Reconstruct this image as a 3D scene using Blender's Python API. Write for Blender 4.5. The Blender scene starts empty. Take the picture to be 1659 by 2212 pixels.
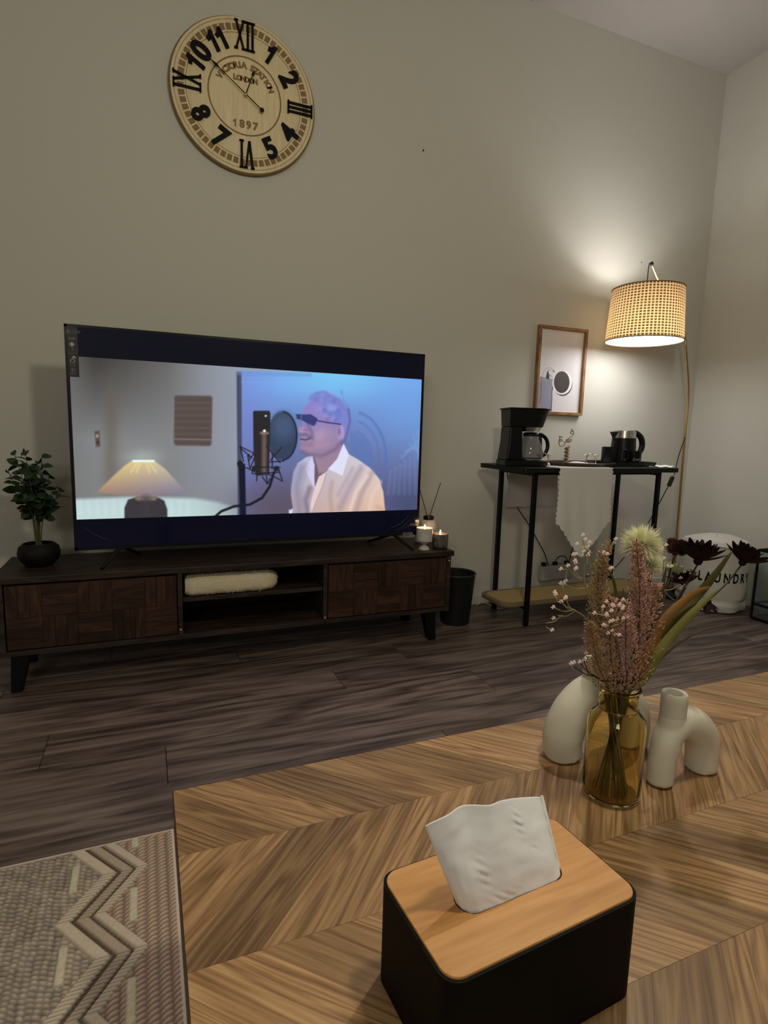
import bpy, bmesh, math, random
import numpy as np
from mathutils import Vector, Matrix, noise

random.seed(7)
C = bpy.context.scene.collection
SC = bpy.context.scene

# ------------------------------------------------------------------ camera
W_, H_ = 1659.0, 2212.0
FPX = 1235.9
YAW, PITCH, ROLL = 0.394876, 0.140519, 0.0281399
CAMPOS = Vector((0, 0, 1.0))
_f = Vector((math.sin(YAW)*math.cos(PITCH), math.cos(YAW)*math.cos(PITCH), -math.sin(PITCH)))
_r = Vector((math.cos(YAW), -math.sin(YAW), 0))
_u = _r.cross(_f)
CR = math.cos(ROLL)*_r + math.sin(ROLL)*_u
CU = -math.sin(ROLL)*_r + math.cos(ROLL)*_u
CF = _f
cam = bpy.data.cameras.new('camera')
cam.sensor_fit = 'HORIZONTAL'; cam.sensor_width = 36.0
cam.lens = FPX/W_*36.0
cam.clip_start = 0.02
camo = bpy.data.objects.new('camera', cam); C.objects.link(camo)
camo.matrix_world = Matrix(((CR.x, CU.x, -CF.x, CAMPOS.x), (CR.y, CU.y, -CF.y, CAMPOS.y), (CR.z, CU.z, -CF.z, CAMPOS.z), (0, 0, 0, 1)))
SC.camera = camo

def ray(x, y): return CR*((x-W_/2)/FPX) - CU*((y-H_/2)/FPX) + CF
def at(x, y, Y):
    d = ray(x, y); return CAMPOS + d*((Y-CAMPOS.y)/d.y)
def onz(x, y, z):
    d = ray(x, y); return CAMPOS + d*((z-CAMPOS.z)/d.z)
def proj_np(P):
    P = P - np.array(CAMPOS); r = P@np.array(CR); u = P@np.array(CU); f = P@np.array(CF)
    return W_/2+FPX*r/f, H_/2-FPX*u/f

# ------------------------------------------------------------------ world, lights, exposure
wd = bpy.data.worlds.new('room_world'); SC.world = wd; wd.use_nodes = True
wd.node_tree.nodes['Background'].inputs[0].default_value = (0.9, 0.85, 0.75, 1)
wd.node_tree.nodes['Background'].inputs[1].default_value = 0.02
SC.view_settings.view_transform = 'Standard'; SC.view_settings.look = 'None'
SC.view_settings.exposure = 0.0; SC.view_settings.gamma = 1.0
SC.view_settings.use_curve_mapping = False

def point(name, loc, power, color, radius):
    l = bpy.data.lights.new(name, 'POINT'); l.energy = power; l.color = color; l.shadow_soft_size = radius
    o = bpy.data.objects.new(name, l); o.location = loc; C.objects.link(o); return o
LAMP = Vector((2.59, 2.50, 1.662))
point('lamp_bulb_light', LAMP, 16, (1.0, 0.985, 0.95), 0.036)
# two ceiling fixtures out of the frame, then an added fill light
point('ceiling_light', (0.72, 0.42, 2.14), 37, (1.0, 0.93, 0.68), 0.09)
sl = bpy.data.lights.new('ceiling_downlight', 'SPOT'); sl.energy = 92; sl.color = (1.0, .93, .80); sl.spot_size = math.radians(56); sl.spot_blend = 1.0; sl.shadow_soft_size = .045
slo = bpy.data.objects.new('ceiling_downlight', sl); C.objects.link(slo); slo.location = (1.75, 1.65, 3.2)
slo.rotation_euler = (Vector((.85, .72, .4))-Vector(slo.location)).to_track_quat('-Z', 'Y').to_euler()
fill = bpy.data.lights.new('fill_light', 'AREA'); fill.shape = 'RECTANGLE'; fill.size = .9; fill.size_y = .5; fill.energy = 20; fill.color = (1.0, .95, .80)  # unseen soft area light added behind the camera to brighten the room
fill_o = bpy.data.objects.new('fill_light', fill); C.objects.link(fill_o); fill_o.location = (-1.6, -2.1, 2.2)
fill_o.rotation_euler = (Vector((.6, 2.0, .9))-Vector(fill_o.location)).to_track_quat('-Z', 'Y').to_euler()

# ------------------------------------------------------------------ helpers
def srgb(c):
    return tuple(((v/255.0)/12.92 if v/255.0 <= 0.04045 else ((v/255.0+0.055)/1.055)**2.4) for v in c)

MATS = {}
def mat(name, col, rough=0.6, metal=0.0, spec=0.5, bump=0.0, bscale=200.0, var=0.0, vscale=8.0, emit=None, es=1.0, trans=0.0, ior=1.45, alpha=1.0, sheen=0.0):
    if name in MATS: return MATS[name]
    m = bpy.data.materials.new(name); m.use_nodes = True
    nt = m.node_tree; b = nt.nodes['Principled BSDF']
    b.inputs['Base Color'].default_value = (*col, 1)
    b.inputs['Roughness'].default_value = rough
    b.inputs['Metallic'].default_value = metal
    b.inputs['Specular IOR Level'].default_value = spec
    b.inputs['Transmission Weight'].default_value = trans
    b.inputs['IOR'].default_value = ior
    b.inputs['Alpha'].default_value = alpha
    if sheen: b.inputs['Sheen Weight'].default_value = sheen
    if emit:
        b.inputs['Emission Color'].default_value = (*emit, 1); b.inputs['Emission Strength'].default_value = es
    tc = nt.nodes.new('ShaderNodeTexCoord')
    if var > 0:
        n = nt.nodes.new('ShaderNodeTexNoise'); n.inputs['Scale'].default_value = vscale; n.inputs['Detail'].default_value = 4
        nt.links.new(tc.outputs['Object'], n.inputs['Vector'])
        r = nt.nodes.new('ShaderNodeValToRGB')
        r.color_ramp.elements[0].position = 0.3; r.color_ramp.elements[1].position = 0.7
        r.color_ramp.elements[0].color = (*[max(0, c*(1-var)) for c in col], 1)
        r.color_ramp.elements[1].color = (*[min(1, c*(1+var)) for c in col], 1)
        nt.links.new(n.outputs['Fac'], r.inputs[0]); nt.links.new(r.outputs[0], b.inputs['Base Color'])
    if bump > 0:
        n2 = nt.nodes.new('ShaderNodeTexNoise'); n2.inputs['Scale'].default_value = bscale; n2.inputs['Detail'].default_value = 3
        nt.links.new(tc.outputs['Object'], n2.inputs['Vector'])
        bp = nt.nodes.new('ShaderNodeBump'); bp.inputs['Strength'].default_value = bump; bp.inputs['Distance'].default_value = 0.002
        nt.links.new(n2.outputs['Fac'], bp.inputs['Height']); nt.links.new(bp.outputs[0], b.inputs['Normal'])
    MATS[name] = m
    return m

def wood(name, dark, mid, light, rough=0.45, stretch=(2.0, 26.0, 26.0), scale=1.0, tint=0.25, rings=1.2, spec=0.4, line=0.35):
    """grain along local X; every board takes its own piece of the pattern"""
    if name in MATS: return MATS[name]
    m = bpy.data.materials.new(name); m.use_nodes = True
    nt = m.node_tree; N = nt.nodes; L = nt.links; b = N['Principled BSDF']
    tc = N.new('ShaderNodeTexCoord'); oi = N.new('ShaderNodeObjectInfo')
    off = N.new('ShaderNodeVectorMath'); off.operation = 'SCALE'; off.inputs[0].default_value = (31.7, 17.3, 9.1)
    L.new(oi.outputs['Random'], off.inputs['Scale'])
    add = N.new('ShaderNodeVectorMath'); add.operation = 'ADD'
    L.new(tc.outputs['Object'], add.inputs[0]); L.new(off.outputs[0], add.inputs[1])
    # big figure: distorted bands
    mp1 = N.new('ShaderNodeMapping'); mp1.inputs['Scale'].default_value = (stretch[0]*scale*.55, stretch[1]*scale*.3, stretch[2]*scale*.3)
    L.new(add.outputs[0], mp1.inputs[0])
    n1 = N.new('ShaderNodeTexNoise'); n1.inputs['Scale'].default_value = 1.0; n1.inputs['Detail'].default_value = 3; n1.inputs['Distortion'].default_value = 0.6
    L.new(mp1.outputs[0], n1.inputs[0])
    mul = N.new('ShaderNodeMath'); mul.operation = 'MULTIPLY'; mul.inputs[1].default_value = 9.0*rings
    L.new(n1.outputs['Fac'], mul.inputs[0])
    fr = N.new('ShaderNodeMath'); fr.operation = 'PINGPONG'; fr.inputs[1].default_value = 1.0
    L.new(mul.outputs[0], fr.inputs[0])
    # fine streaks
    mp2 = N.new('ShaderNodeMapping'); mp2.inputs['Scale'].default_value = tuple(s*scale*3.2 for s in stretch)
    L.new(add.outputs[0], mp2.inputs[0])
    n2 = N.new('ShaderNodeTexNoise'); n2.inputs['Scale'].default_value = 1.0; n2.inputs['Detail'].default_value = 6
    L.new(mp2.outputs[0], n2.inputs[0])
    mx = N.new('ShaderNodeMix'); mx.data_type = 'FLOAT'; mx.inputs[0].default_value = 1-line
    L.new(fr.outputs[0], mx.inputs[2]); L.new(n2.outputs['Fac'], mx.inputs[3])
    r = N.new('ShaderNodeValToRGB'); cr = r.color_ramp
    cr.elements[0].position = 0.28; cr.elements[0].color = (*dark, 1)
    cr.elements[1].position = 0.72; cr.elements[1].color = (*light, 1)
    e = cr.elements.new(0.5); e.color = (*mid, 1)
    L.new(mx.outputs[0], r.inputs[0])
    mr = N.new('ShaderNodeMapRange'); mr.inputs[3].default_value = 1-tint; mr.inputs[4].default_value = 1+tint
    L.new(oi.outputs['Random'], mr.inputs[0])
    sc = N.new('ShaderNodeVectorMath'); sc.operation = 'SCALE'
    L.new(r.outputs[0], sc.inputs[0]); L.new(mr.outputs[0], sc.inputs['Scale'])
    L.new(sc.outputs[0], b.inputs['Base Color'])
    b.inputs['Roughness'].default_value = rough; b.inputs['Specular IOR Level'].default_value = spec
    bp = N.new('ShaderNodeBump'); bp.inputs['Strength'].default_value = 0.15; bp.inputs['Distance'].default_value = 0.001
    L.new(n2.outputs['Fac'], bp.inputs['Height']); L.new(bp.outputs[0], b.inputs['Normal'])
    MATS[name] = m
    return m

def vcol_mat(name, rough=0.8, emit=False, spec=0.3, bump=0.0):
    if name in MATS: return MATS[name]
    m = bpy.data.materials.new(name); m.use_nodes = True
    nt = m.node_tree; b = nt.nodes['Principled BSDF']
    a = nt.nodes.new('ShaderNodeAttribute'); a.attribute_name = 'Col'
    if emit:
        b.inputs['Base Color'].default_value = (0.004, 0.004, 0.005, 1)
        nt.links.new(a.outputs['Color'], b.inputs['Emission Color']); b.inputs['Emission Strength'].default_value = 1.0
    else:
        nt.links.new(a.outputs['Color'], b.inputs['Base Color'])
    b.inputs['Roughness'].default_value = rough; b.inputs['Specular IOR Level'].default_value = spec
    MATS[name] = m
    return m

def tag(o, label=None, cat=None, group=None, kind=None):
    if label: o['label'] = label
    if cat: o['category'] = cat
    if group: o['group'] = group
    if kind: o['kind'] = kind
    return o

def thing(name, label, cat, loc=(0, 0, 0), rotz=0, group=None):
    o = bpy.data.objects.new(name, None); C.objects.link(o)
    o.empty_display_size = 0.05
    o.location = loc; o.rotation_euler = (0, 0, rotz)
    return tag(o, label, cat, group)

class MB:
    def __init__(s): s.v = []; s.f = []; s.M = Matrix.Identity(4)
    def add(s, vs, fs):
        k = len(s.v); s.v += [tuple(s.M@Vector(p)) for p in vs]; s.f += [tuple(i+k for i in f) for f in fs]; return s
    def box(s, x0, x1, y0, y1, z0, z1):
        v = [(x0,y0,z0),(x1,y0,z0),(x1,y1,z0),(x0,y1,z0),(x0,y0,z1),(x1,y0,z1),(x1,y1,z1),(x0,y1,z1)]
        return s.add(v, [(0,3,2,1),(4,5,6,7),(0,1,5,4),(1,2,6,5),(2,3,7,6),(3,0,4,7)])
    def prism(s, poly, z0, z1):
        n = len(poly)
        v = [(p[0], p[1], z0) for p in poly]+[(p[0], p[1], z1) for p in poly]
        f = [tuple(range(n-1, -1, -1)), tuple(range(n, 2*n))]+[(i, (i+1) % n, n+(i+1) % n, n+i) for i in range(n)]
        return s.add(v, f)
    def lathe(s, prof, n=32, c=(0, 0, 0), caps=True, axis=None):
        v = []; f = []
        for (r, z) in prof:
            for i in range(n):
                a = 2*math.pi*i/n; v.append((c[0]+r*math.cos(a), c[1]+r*math.sin(a), c[2]+z))
        m = len(prof)
        for j in range(m-1):
            for i in range(n):
                k = (i+1) % n; f.append((j*n+i, j*n+k, (j+1)*n+k, (j+1)*n+i))
        if caps:
            f.append(tuple(range(n-1, -1, -1))); f.append(tuple(range((m-1)*n, m*n)))
        return s.add(v, f)
    def tube(s, pts, rad, n=8, closed=False, flat=1.0):
        pts = [Vector(p) for p in pts]; m = len(pts)
        if not hasattr(rad, '__len__'): rad = [rad]*m
        v = []; f = []; up = None
        for i, p in enumerate(pts):
            a = pts[(i-1) % m] if (closed or i > 0) else pts[i]
            b = pts[(i+1) % m] if (closed or i < m-1) else pts[i]
            t = (b-a)
            if t.length < 1e-9: t = Vector((0, 0, 1))
            t.normalize()
            if up is None:
                up = Vector((0, 0, 1)) if abs(t.z) < 0.9 else Vector((1, 0, 0))
            u = (up-t*up.dot(t)); 
            if u.length < 1e-6: u = t.orthogonal()
            u.normalize(); w = t.cross(u); up = u
            for k in range(n):
                an = 2*math.pi*k/n
                v.append(p+u*(math.cos(an)*rad[i]*flat)+w*(math.sin(an)*rad[i]))
        for i in range(m if closed else m-1):
            j = (i+1) % m
            for k in range(n):
                l = (k+1) % n; f.append((i*n+k, i*n+l, j*n+l, j*n+k))
        if not closed:
            f.append(tuple(range(n-1, -1, -1))); f.append(tuple(range((m-1)*n, m*n)))
        return s.add(v, f)
    def sphere(s, c, r, seg=12, rings=8, sc=(1, 1, 1)):
        v = []; f = []
        for j in range(rings+1):
            th = math.pi*j/rings
            for i in range(seg):
                a = 2*math.pi*i/seg
                v.append((c[0]+r*sc[0]*math.sin(th)*math.cos(a), c[1]+r*sc[1]*math.sin(th)*math.sin(a), c[2]+r*sc[2]*math.cos(th)))
        for j in range(rings):
            for i in range(seg):
                k = (i+1) % seg; f.append((j*seg+i, (j+1)*seg+i, (j+1)*seg+k, j*seg+k))
        return s.add(v, f)
    def mesh(s, name):
        me = bpy.data.meshes.new(name); me.from_pydata(s.v, [], s.f); me.update(); me.validate()
        return me
    def build(s, name, m, parent=None, smooth=False, bevel=0.0, seg=2, merge=False):
        me = s.mesh(name)
        if merge:
            bm = bmesh.new(); bm.from_mesh(me); bmesh.ops.remove_doubles(bm, verts=bm.verts, dist=1e-5)
            bmesh.ops.recalc_face_normals(bm, faces=bm.faces); bm.to_mesh(me); bm.free()
        me.materials.append(m)
        if smooth: me.shade_smooth() if smooth is True else me.shade_smooth()
        o = bpy.data.objects.new(name, me); C.objects.link(o)
        if parent: o.parent = parent
        if bevel:
            b = o.modifiers.new('bevel', 'BEVEL'); b.width = bevel; b.segments = seg; b.limit_method = 'ANGLE'; b.angle_limit = math.radians(35)
        if smooth == 'auto' or (smooth and True):
            try: me.set_sharp_from_angle(angle=math.radians(40))
            except Exception: pass
        return o

def rrect(x0, x1, y0, y1, r, k=6):
    p = []
    for cx, cy, a0 in ((x1-r, y1-r, 0), (x0+r, y1-r, 90), (x0+r, y0+r, 180), (x1-r, y0+r, 270)):
        for i in range(k+1):
            a = math.radians(a0+90*i/k); p.append((cx+r*math.cos(a), cy+r*math.sin(a)))
    return p

def curve_pts(ctrl, n=10):
    """Catmull-Rom through the control points"""
    P = [Vector(p) for p in ctrl]; P = [P[0]*2-P[1]]+P+[P[-1]*2-P[-2]]; out = []
    for i in range(1, len(P)-2):
        for j in range(n):
            t = j/n; a, b, c, d = P[i-1], P[i], P[i+1], P[i+2]
            out.append(0.5*((2*b)+(c-a)*t+(2*a-5*b+4*c-d)*t*t+(3*b-a-3*c+d)*t**3))
    out.append(P[-2]); return out

def text_geo(body, size, extrude=0.0, offset=0.0, res=4):
    cu = bpy.data.curves.new('lettering_curve', 'FONT'); cu.body = body; cu.size = size; cu.extrude = extrude; cu.offset = offset
    cu.align_x = 'CENTER'; cu.align_y = 'CENTER'; cu.resolution_u = res
    o = bpy.data.objects.new('lettering_curve', cu); C.objects.link(o)
    bpy.context.view_layer.update()
    me = bpy.data.meshes.new_from_object(o.evaluated_get(bpy.context.evaluated_depsgraph_get()))
    v = [tuple(p.co) for p in me.vertices]; f = [tuple(p.vertices) for p in me.polygons]
    bpy.data.objects.remove(o); bpy.data.curves.remove(cu); bpy.data.meshes.remove(me)
    return v, f

# ------------------------------------------------------------------ flat pictures painted on vertex grids
def to_lin(c):
    c = np.asarray(c, float)/255.0
    return np.where(c <= 0.04045, c/12.92, ((c+0.055)/1.055)**2.4)
class Paint:
    def __init__(s, X, Y, base):
        s.X = X; s.Y = Y; s.c = np.zeros((X.size, 3)); s.c[:] = base
    def mix(s, m, col):
        col = np.asarray(col, float)
        m = m[:, None]; s.c = s.c*(1-m)+col*m
    def _box(s, pts, pad):
        p = np.array(pts); return np.where((s.X > p[:, 0].min()-pad) & (s.X < p[:, 0].max()+pad) & (s.Y > p[:, 1].min()-pad) & (s.Y < p[:, 1].max()+pad))[0]
    def poly(s, pts, col, soft=3, a=1.0):
        idx = s._box(pts, soft*2)
        if idx.size == 0: return
        x = s.X[idx]; y = s.Y[idx]; ins = np.zeros(idx.size, bool); d = np.full(idx.size, 1e9)
        n = len(pts)
        for i in range(n):
            x1, y1 = pts[i]; x2, y2 = pts[(i+1) % n]
            cond = ((y1 > y) != (y2 > y))
            with np.errstate(divide='ignore', invalid='ignore'):
                xi = (x2-x1)*(y-y1)/((y2-y1) if y2 != y1 else 1e-9)+x1
            ins ^= cond & (x < xi)
            dx, dy = x2-x1, y2-y1; L = dx*dx+dy*dy+1e-9
            t = np.clip(((x-x1)*dx+(y-y1)*dy)/L, 0, 1)
            d = np.minimum(d, np.hypot(x-x1-t*dx, y-y1-t*dy))
        sd = np.where(ins, -d, d)
        m = np.clip(0.5-sd/(2*soft), 0, 1)*a
        c = s.c[idx]
        cc = col(x, y) if callable(col) else np.asarray(col, float)
        s.c[idx] = c*(1-m[:, None])+cc*m[:, None]
    def line(s, pts, w, col, soft=2, a=1.0):
        idx = s._box(pts, w+soft*2)
        if idx.size == 0: return
        x = s.X[idx]; y = s.Y[idx]; d = np.full(idx.size, 1e9)
        for i in range(len(pts)-1):
            x1, y1 = pts[i]; x2, y2 = pts[i+1]; dx, dy = x2-x1, y2-y1; L = dx*dx+dy*dy+1e-9
            t = np.clip(((x-x1)*dx+(y-y1)*dy)/L, 0, 1)
            d = np.minimum(d, np.hypot(x-x1-t*dx, y-y1-t*dy))
        m = (np.clip(0.5-(d-w/2)/(2*soft), 0, 1)*a)[:, None]
        s.c[idx] = s.c[idx]*(1-m)+np.asarray(col, float)*m
    def ell(s, cx, cy, rx, ry, col, soft=3, a=1.0, rot=0):
        R = max(rx, ry)+soft*2; idx = np.where((abs(s.X-cx) < R) & (abs(s.Y-cy) < R))[0]
        if idx.size == 0: return
        x = s.X[idx]-cx; y = s.Y[idx]-cy; ca, sa = math.cos(rot), math.sin(rot)
        x, y = x*ca+y*sa, -x*sa+y*ca
        q = np.sqrt((x/rx)**2+(y/ry)**2); sd = (q-1)*min(rx, ry)
        m = (np.clip(0.5-sd/(2*soft), 0, 1)*a)[:, None]
        s.c[idx] = s.c[idx]*(1-m)+np.asarray(col, float)*m
    def glow(s, cx, cy, rx, ry, col, a=1.0, p=2.0):
        q = ((s.X-cx)/rx)**2+((s.Y-cy)/ry)**2
        s.mix(a*np.exp(-q*p/2), col)
def grid_mesh(name, P, nx, ny, cols, m, parent=None):
    """P: (ny*nx,3) positions; cols sRGB 0-255"""
    me = bpy.data.meshes.new(name)
    i = np.arange((ny-1)*(nx-1)); r = i//(nx-1); c = i % (nx-1); a = r*nx+c
    quads = np.stack([a, a+1, a+nx+1, a+nx], 1).astype(np.int32)
    me.vertices.add(nx*ny); me.vertices.foreach_set('co', P.astype(np.float32).ravel())
    me.loops.add(quads.size); me.loops.foreach_set('vertex_index', quads.ravel())
    me.polygons.add(len(quads)); me.polygons.foreach_set('loop_start', (np.arange(len(quads))*4).astype(np.int32))
    me.update(calc_edges=True)
    at_ = me.color_attributes.new('Col', 'FLOAT_COLOR', 'POINT')
    L = np.ones((nx*ny, 4), np.float32); L[:, :3] = to_lin(np.clip(cols, 0, 255))
    at_.data.foreach_set('color', L.ravel())
    me.materials.append(m)
    o = bpy.data.objects.new(name, me); C.objects.link(o)
    if parent: o.parent = parent
    return o

# ------------------------------------------------------------------ materials
WALL = mat('wall_paint', (0.60, 0.585, 0.545), 0.85, spec=0.2, bump=0.12, bscale=350)
CEIL = mat('ceiling_paint', (0.50, 0.465, 0.445), 0.9, spec=0.1)
TRIM = mat('trim_paint', (0.60, 0.58, 0.55), 0.5)
PLANK = wood('vinyl_plank', srgb((66, 54, 50)), srgb((108, 92, 88)), srgb((138, 122, 116)), rough=0.38, stretch=(1.4, 20, 20), tint=0.16, line=0.32, spec=0.45)
WALNUT = wood('walnut_veneer', srgb((112, 82, 54)), srgb((146, 112, 78)), srgb((172, 138, 98)), rough=0.42, stretch=(2.2, 60, 60), tint=0.34, line=0.30, spec=0.4, rings=2.2)
DARKWOOD = wood('dark_walnut', srgb((34, 25, 22)), srgb((52, 40, 36)), srgb((66, 52, 47)), rough=0.5, stretch=(3, 40, 40), tint=0.1, spec=0.35)
DOORWOOD = wood('door_walnut', srgb((44, 28, 23)), srgb((58, 38, 31)), srgb((70, 47, 38)), rough=0.5, stretch=(5, 50, 50), tint=0.35, spec=0.3)
BAMBOO = wood('bamboo_lid', srgb((176, 122, 66)), srgb((196, 142, 84)), srgb((208, 156, 98)), rough=0.45, stretch=(3, 30, 30), tint=0.02, line=0.15)
OAK = wood('oak_frame', srgb((112, 78, 48)), srgb((142, 104, 66)), srgb((160, 122, 82)), rough=0.5, stretch=(6, 60, 60), tint=0.05)
CLOCKWOOD = wood('clock_plywood', srgb((224, 204, 164)), srgb((234, 216, 178)), srgb((240, 224, 188)), rough=0.6, stretch=(30, 30, 2.5), tint=0.0, line=0.12)
BLACKPL = mat('black_plastic', (0.005, 0.005, 0.006), 0.35, spec=.3)
BLACKMT = mat('black_metal', (0.004, 0.004, 0.005), 0.45, spec=.25)
BLACKWOOD = mat('black_tabletop', (0.006, 0.006, 0.007), 0.45, spec=.3, bump=0.1, bscale=60)
NUMBLK = mat('clock_numeral_black', (0.006, 0.005, 0.007), 0.6, spec=.2)
CBROWN = mat('clock_mark_brown', srgb((142, 114, 78)), 0.7)
STEEL = mat('brushed_steel', (0.62, 0.60, 0.58), 0.25, metal=1.0)
BRASS = mat('brass_pole', (0.55, 0.36, 0.14), 0.3, metal=1.0)
CERAM = mat('matte_white_ceramic', (0.70, 0.66, 0.56), 0.75, bump=0.5, bscale=900, spec=0.3)
GLASS = mat('clear_glass', (0.95, 0.95, 0.95), 0.02, trans=1.0, ior=1.45)
TISSUE = mat('tissue_paper', (0.82, 0.82, 0.87), 0.95, spec=0.1, bump=0.15, bscale=120)
CLOTHW = mat('white_cloth', (0.76, 0.755, 0.74), 0.95, spec=0.1, bump=0.3, bscale=500)
BLACKBOX = mat('tissue_box_black', (0.0035, 0.0035, 0.003), 0.6, spec=.15, bump=0.15, bscale=700)

# ------------------------------------------------------------------ room shell
YB, XR, ZC = 2.82, 3.40, 3.25
X0, Y0 = -2.4, -2.6
def struct(name, mb, m, parent=None, **k):
    o = mb.build(name, m, parent, **k)
    if parent is None: o['kind'] = 'structure'
    return o
struct('wall_back', MB().box(X0-.1, XR+.1, YB, YB+.12, -.05, ZC+.1), WALL)
struct('wall_right', MB().box(XR, XR+.12, Y0-.1, YB, -.05, ZC+.1), WALL)
struct('wall_left', MB().box(X0-.12, X0, Y0-.1, YB, -.05, ZC+.1), WALL)
struct('wall_front', MB().box(X0-.1, XR+.1, Y0-.12, Y0, -.05, ZC+.1), WALL)
struct('ceiling', MB().box(X0-.1, XR+.1, Y0-.1, YB+.1, ZC, ZC+.12), CEIL)
struct('baseboard_back', MB().box(X0, XR-.012, YB-.012, YB, 0, .055), TRIM, bevel=.003)
struct('baseboard_right', MB().box(XR-.012, XR, Y0, YB, 0, .055), TRIM, bevel=.003)
floor = MB().box(X0-.1, XR+.1, Y0-.1, YB+.1, -.1, -.006).build('floor', mat('floor_base', (0.02, 0.016, 0.014), 0.8)); floor['kind'] = 'structure'
PL = 1.565; joints = {8: .03, 9: 1.25, 10: .695, 11: 1.05, 12: .35, 13: 1.4, 7: .9}
plank_meshes = {}
for row in range(-13, 15):
    ya, yb = row*.2, min(row*.2+.2, YB)
    if ya >= YB: continue
    j = joints.get(row, random.uniform(0, PL)); x = j-PL*math.ceil((j-X0)/PL)
    while x < XR:
        xa, xb = max(x, X0), min(x+PL, XR)
        if xb-xa > .02:
            g = .0009
            b = MB().box(xa-(xa+xb)/2+g, xb-(xa+xb)/2-g, -(yb-ya)/2+g, (yb-ya)/2-g, -.006, 0)
            o = b.build('floor_plank', PLANK, floor, bevel=.0008, seg=1)
            o.location = ((xa+xb)/2, (ya+yb)/2, 0)
        x += PL
# two small nails / marks left in the back wall
for i, (x, y, lb) in enumerate(((914, 325, 'tiny dark nail in the wall to the right of the clock'), (1385, 567, 'small nail in the wall just above the lamp shade'))):
    p = at(x, y, YB-.004)
    b = MB(); b.M = Matrix.Translation((p.x, YB-.006, p.z))@Matrix.Rotation(math.radians(90), 4, 'X')
    b.lathe([(.0015, -.006), (.0015, .001), (.004, .001), (.0035, .003)], 10)
    tag(b.build('nail', STEEL if i else BLACKMT), lb, 'nail')

# ------------------------------------------------------------------ TV cabinet
CX0, CX1, CY0, CY1 = -.53, 1.355, 2.36, 2.735
cab = thing('tv_cabinet', 'long low dark walnut tv cabinet with patchwork doors and open centre', 'cabinet', (0, 0, 0))
MB().box(CX0, CX1, CY0-.005, CY1, .415, .44).build('top', DARKWOOD, cab, bevel=.003)
MB().box(CX0+.015, CX0+.037, CY0, CY1-.01, .142, .415).build('side_panel', DARKWOOD, cab, bevel=.001)
MB().box(CX1-.037, CX1-.015, CY0, CY1-.01, .142, .415).build('side_panel', DARKWOOD, cab, bevel=.001)
MB().box(CX0+.037, CX1-.037, CY0, CY1-.01, .142, .162).build('bottom_panel', DARKWOOD, cab, bevel=.001)
MB().box(CX0+.037, CX1-.037, CY1-.016, CY1-.01, .162, .415).build('back_panel', DARKWOOD, cab)
for xa in (.100, .705): MB().box(xa, xa+.018, CY0, CY1-.016, .162, .415).build('divider', DARKWOOD, cab, bevel=.001)
MB().box(.118, .705, CY0+.015, CY1-.016, .292, .309).build('shelf', DARKWOOD, cab, bevel=.001)
def cab_door(xa, xb):
    d = MB().box(xa, xb, CY0+.004, CY0+.018, .167, .408).build('door', DARKWOOD, cab)
    cols = 5; bw = (xb-xa)/cols; bh = (.408-.167)/2
    for i in range(cols):
        for r in range(2):
            x, z = xa+i*bw, .167+r*bh; n = 3
            for k in range(n):
                g = .0006
                if (i+r) % 2 == 0:   # horizontal strips
                    w, h = bw, bh/n; cx, cz = x+bw/2, z+(k+.5)*bh/n; rot = 0
                else:
                    w, h = bh, bw/n; cx, cz = x+(k+.5)*bw/n, z+bh/2; rot = 1
                t = .0015*random.random()
                o = MB().box(-w/2+g, w/2-g, -.005-t, .0, -h/2+g, h/2-g).build('wood_strip', DOORWOOD, d)
                o.location = (cx, CY0+.0042, cz)
                if rot: o.rotation_euler = (0, math.radians(90), 0)
    return d
cab_door(CX0+.042, .096); cab_door(.727, CX1-.041)
for x, y, sx, sy in ((-.452, 2.40, -1, -1), (1.243, 2.40, 1, -1), (-.452, 2.67, -1, 1), (1.243, 2.67, 1, 1)):
    b = MB(); w1, w2 = .030, .019; ox, oy = sx*.018, sy*.012
    v = [(x-w1, y-w1, .142), (x+w1, y-w1, .142), (x+w1, y+w1, .142), (x-w1, y+w1, .142)]
    v = [(x+ox-w2, y+oy-w2, 0), (x+ox+w2, y+oy-w2, 0), (x+ox+w2, y+oy+w2, 0), (x+ox-w2, y+oy+w2, 0)]+v
    b.add(v, [(0,3,2,1),(4,5,6,7),(0,1,5,4),(1,2,6,5),(2,3,7,6),(3,0,4,7)])
    tag(b.build('leg', BLACKMT, cab, bevel=.003), 'black tapered leg')
for x, z in ((.109, .183), (.714, .172), (1.329, .393)):
    b = MB(); b.M = Matrix.Translation((x, CY0, z))@Matrix.Rotation(math.radians(90), 4, 'X')
    b.lathe([(.0045, -.002), (.0045, .001), (.0035, .003), (.001, .0035)], 12)
    tag(b.build('screw_cover', mat('screw_nickel', (.75, .73, .7), .35, metal=.6), cab, smooth=True), 'small round nickel screw')

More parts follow.
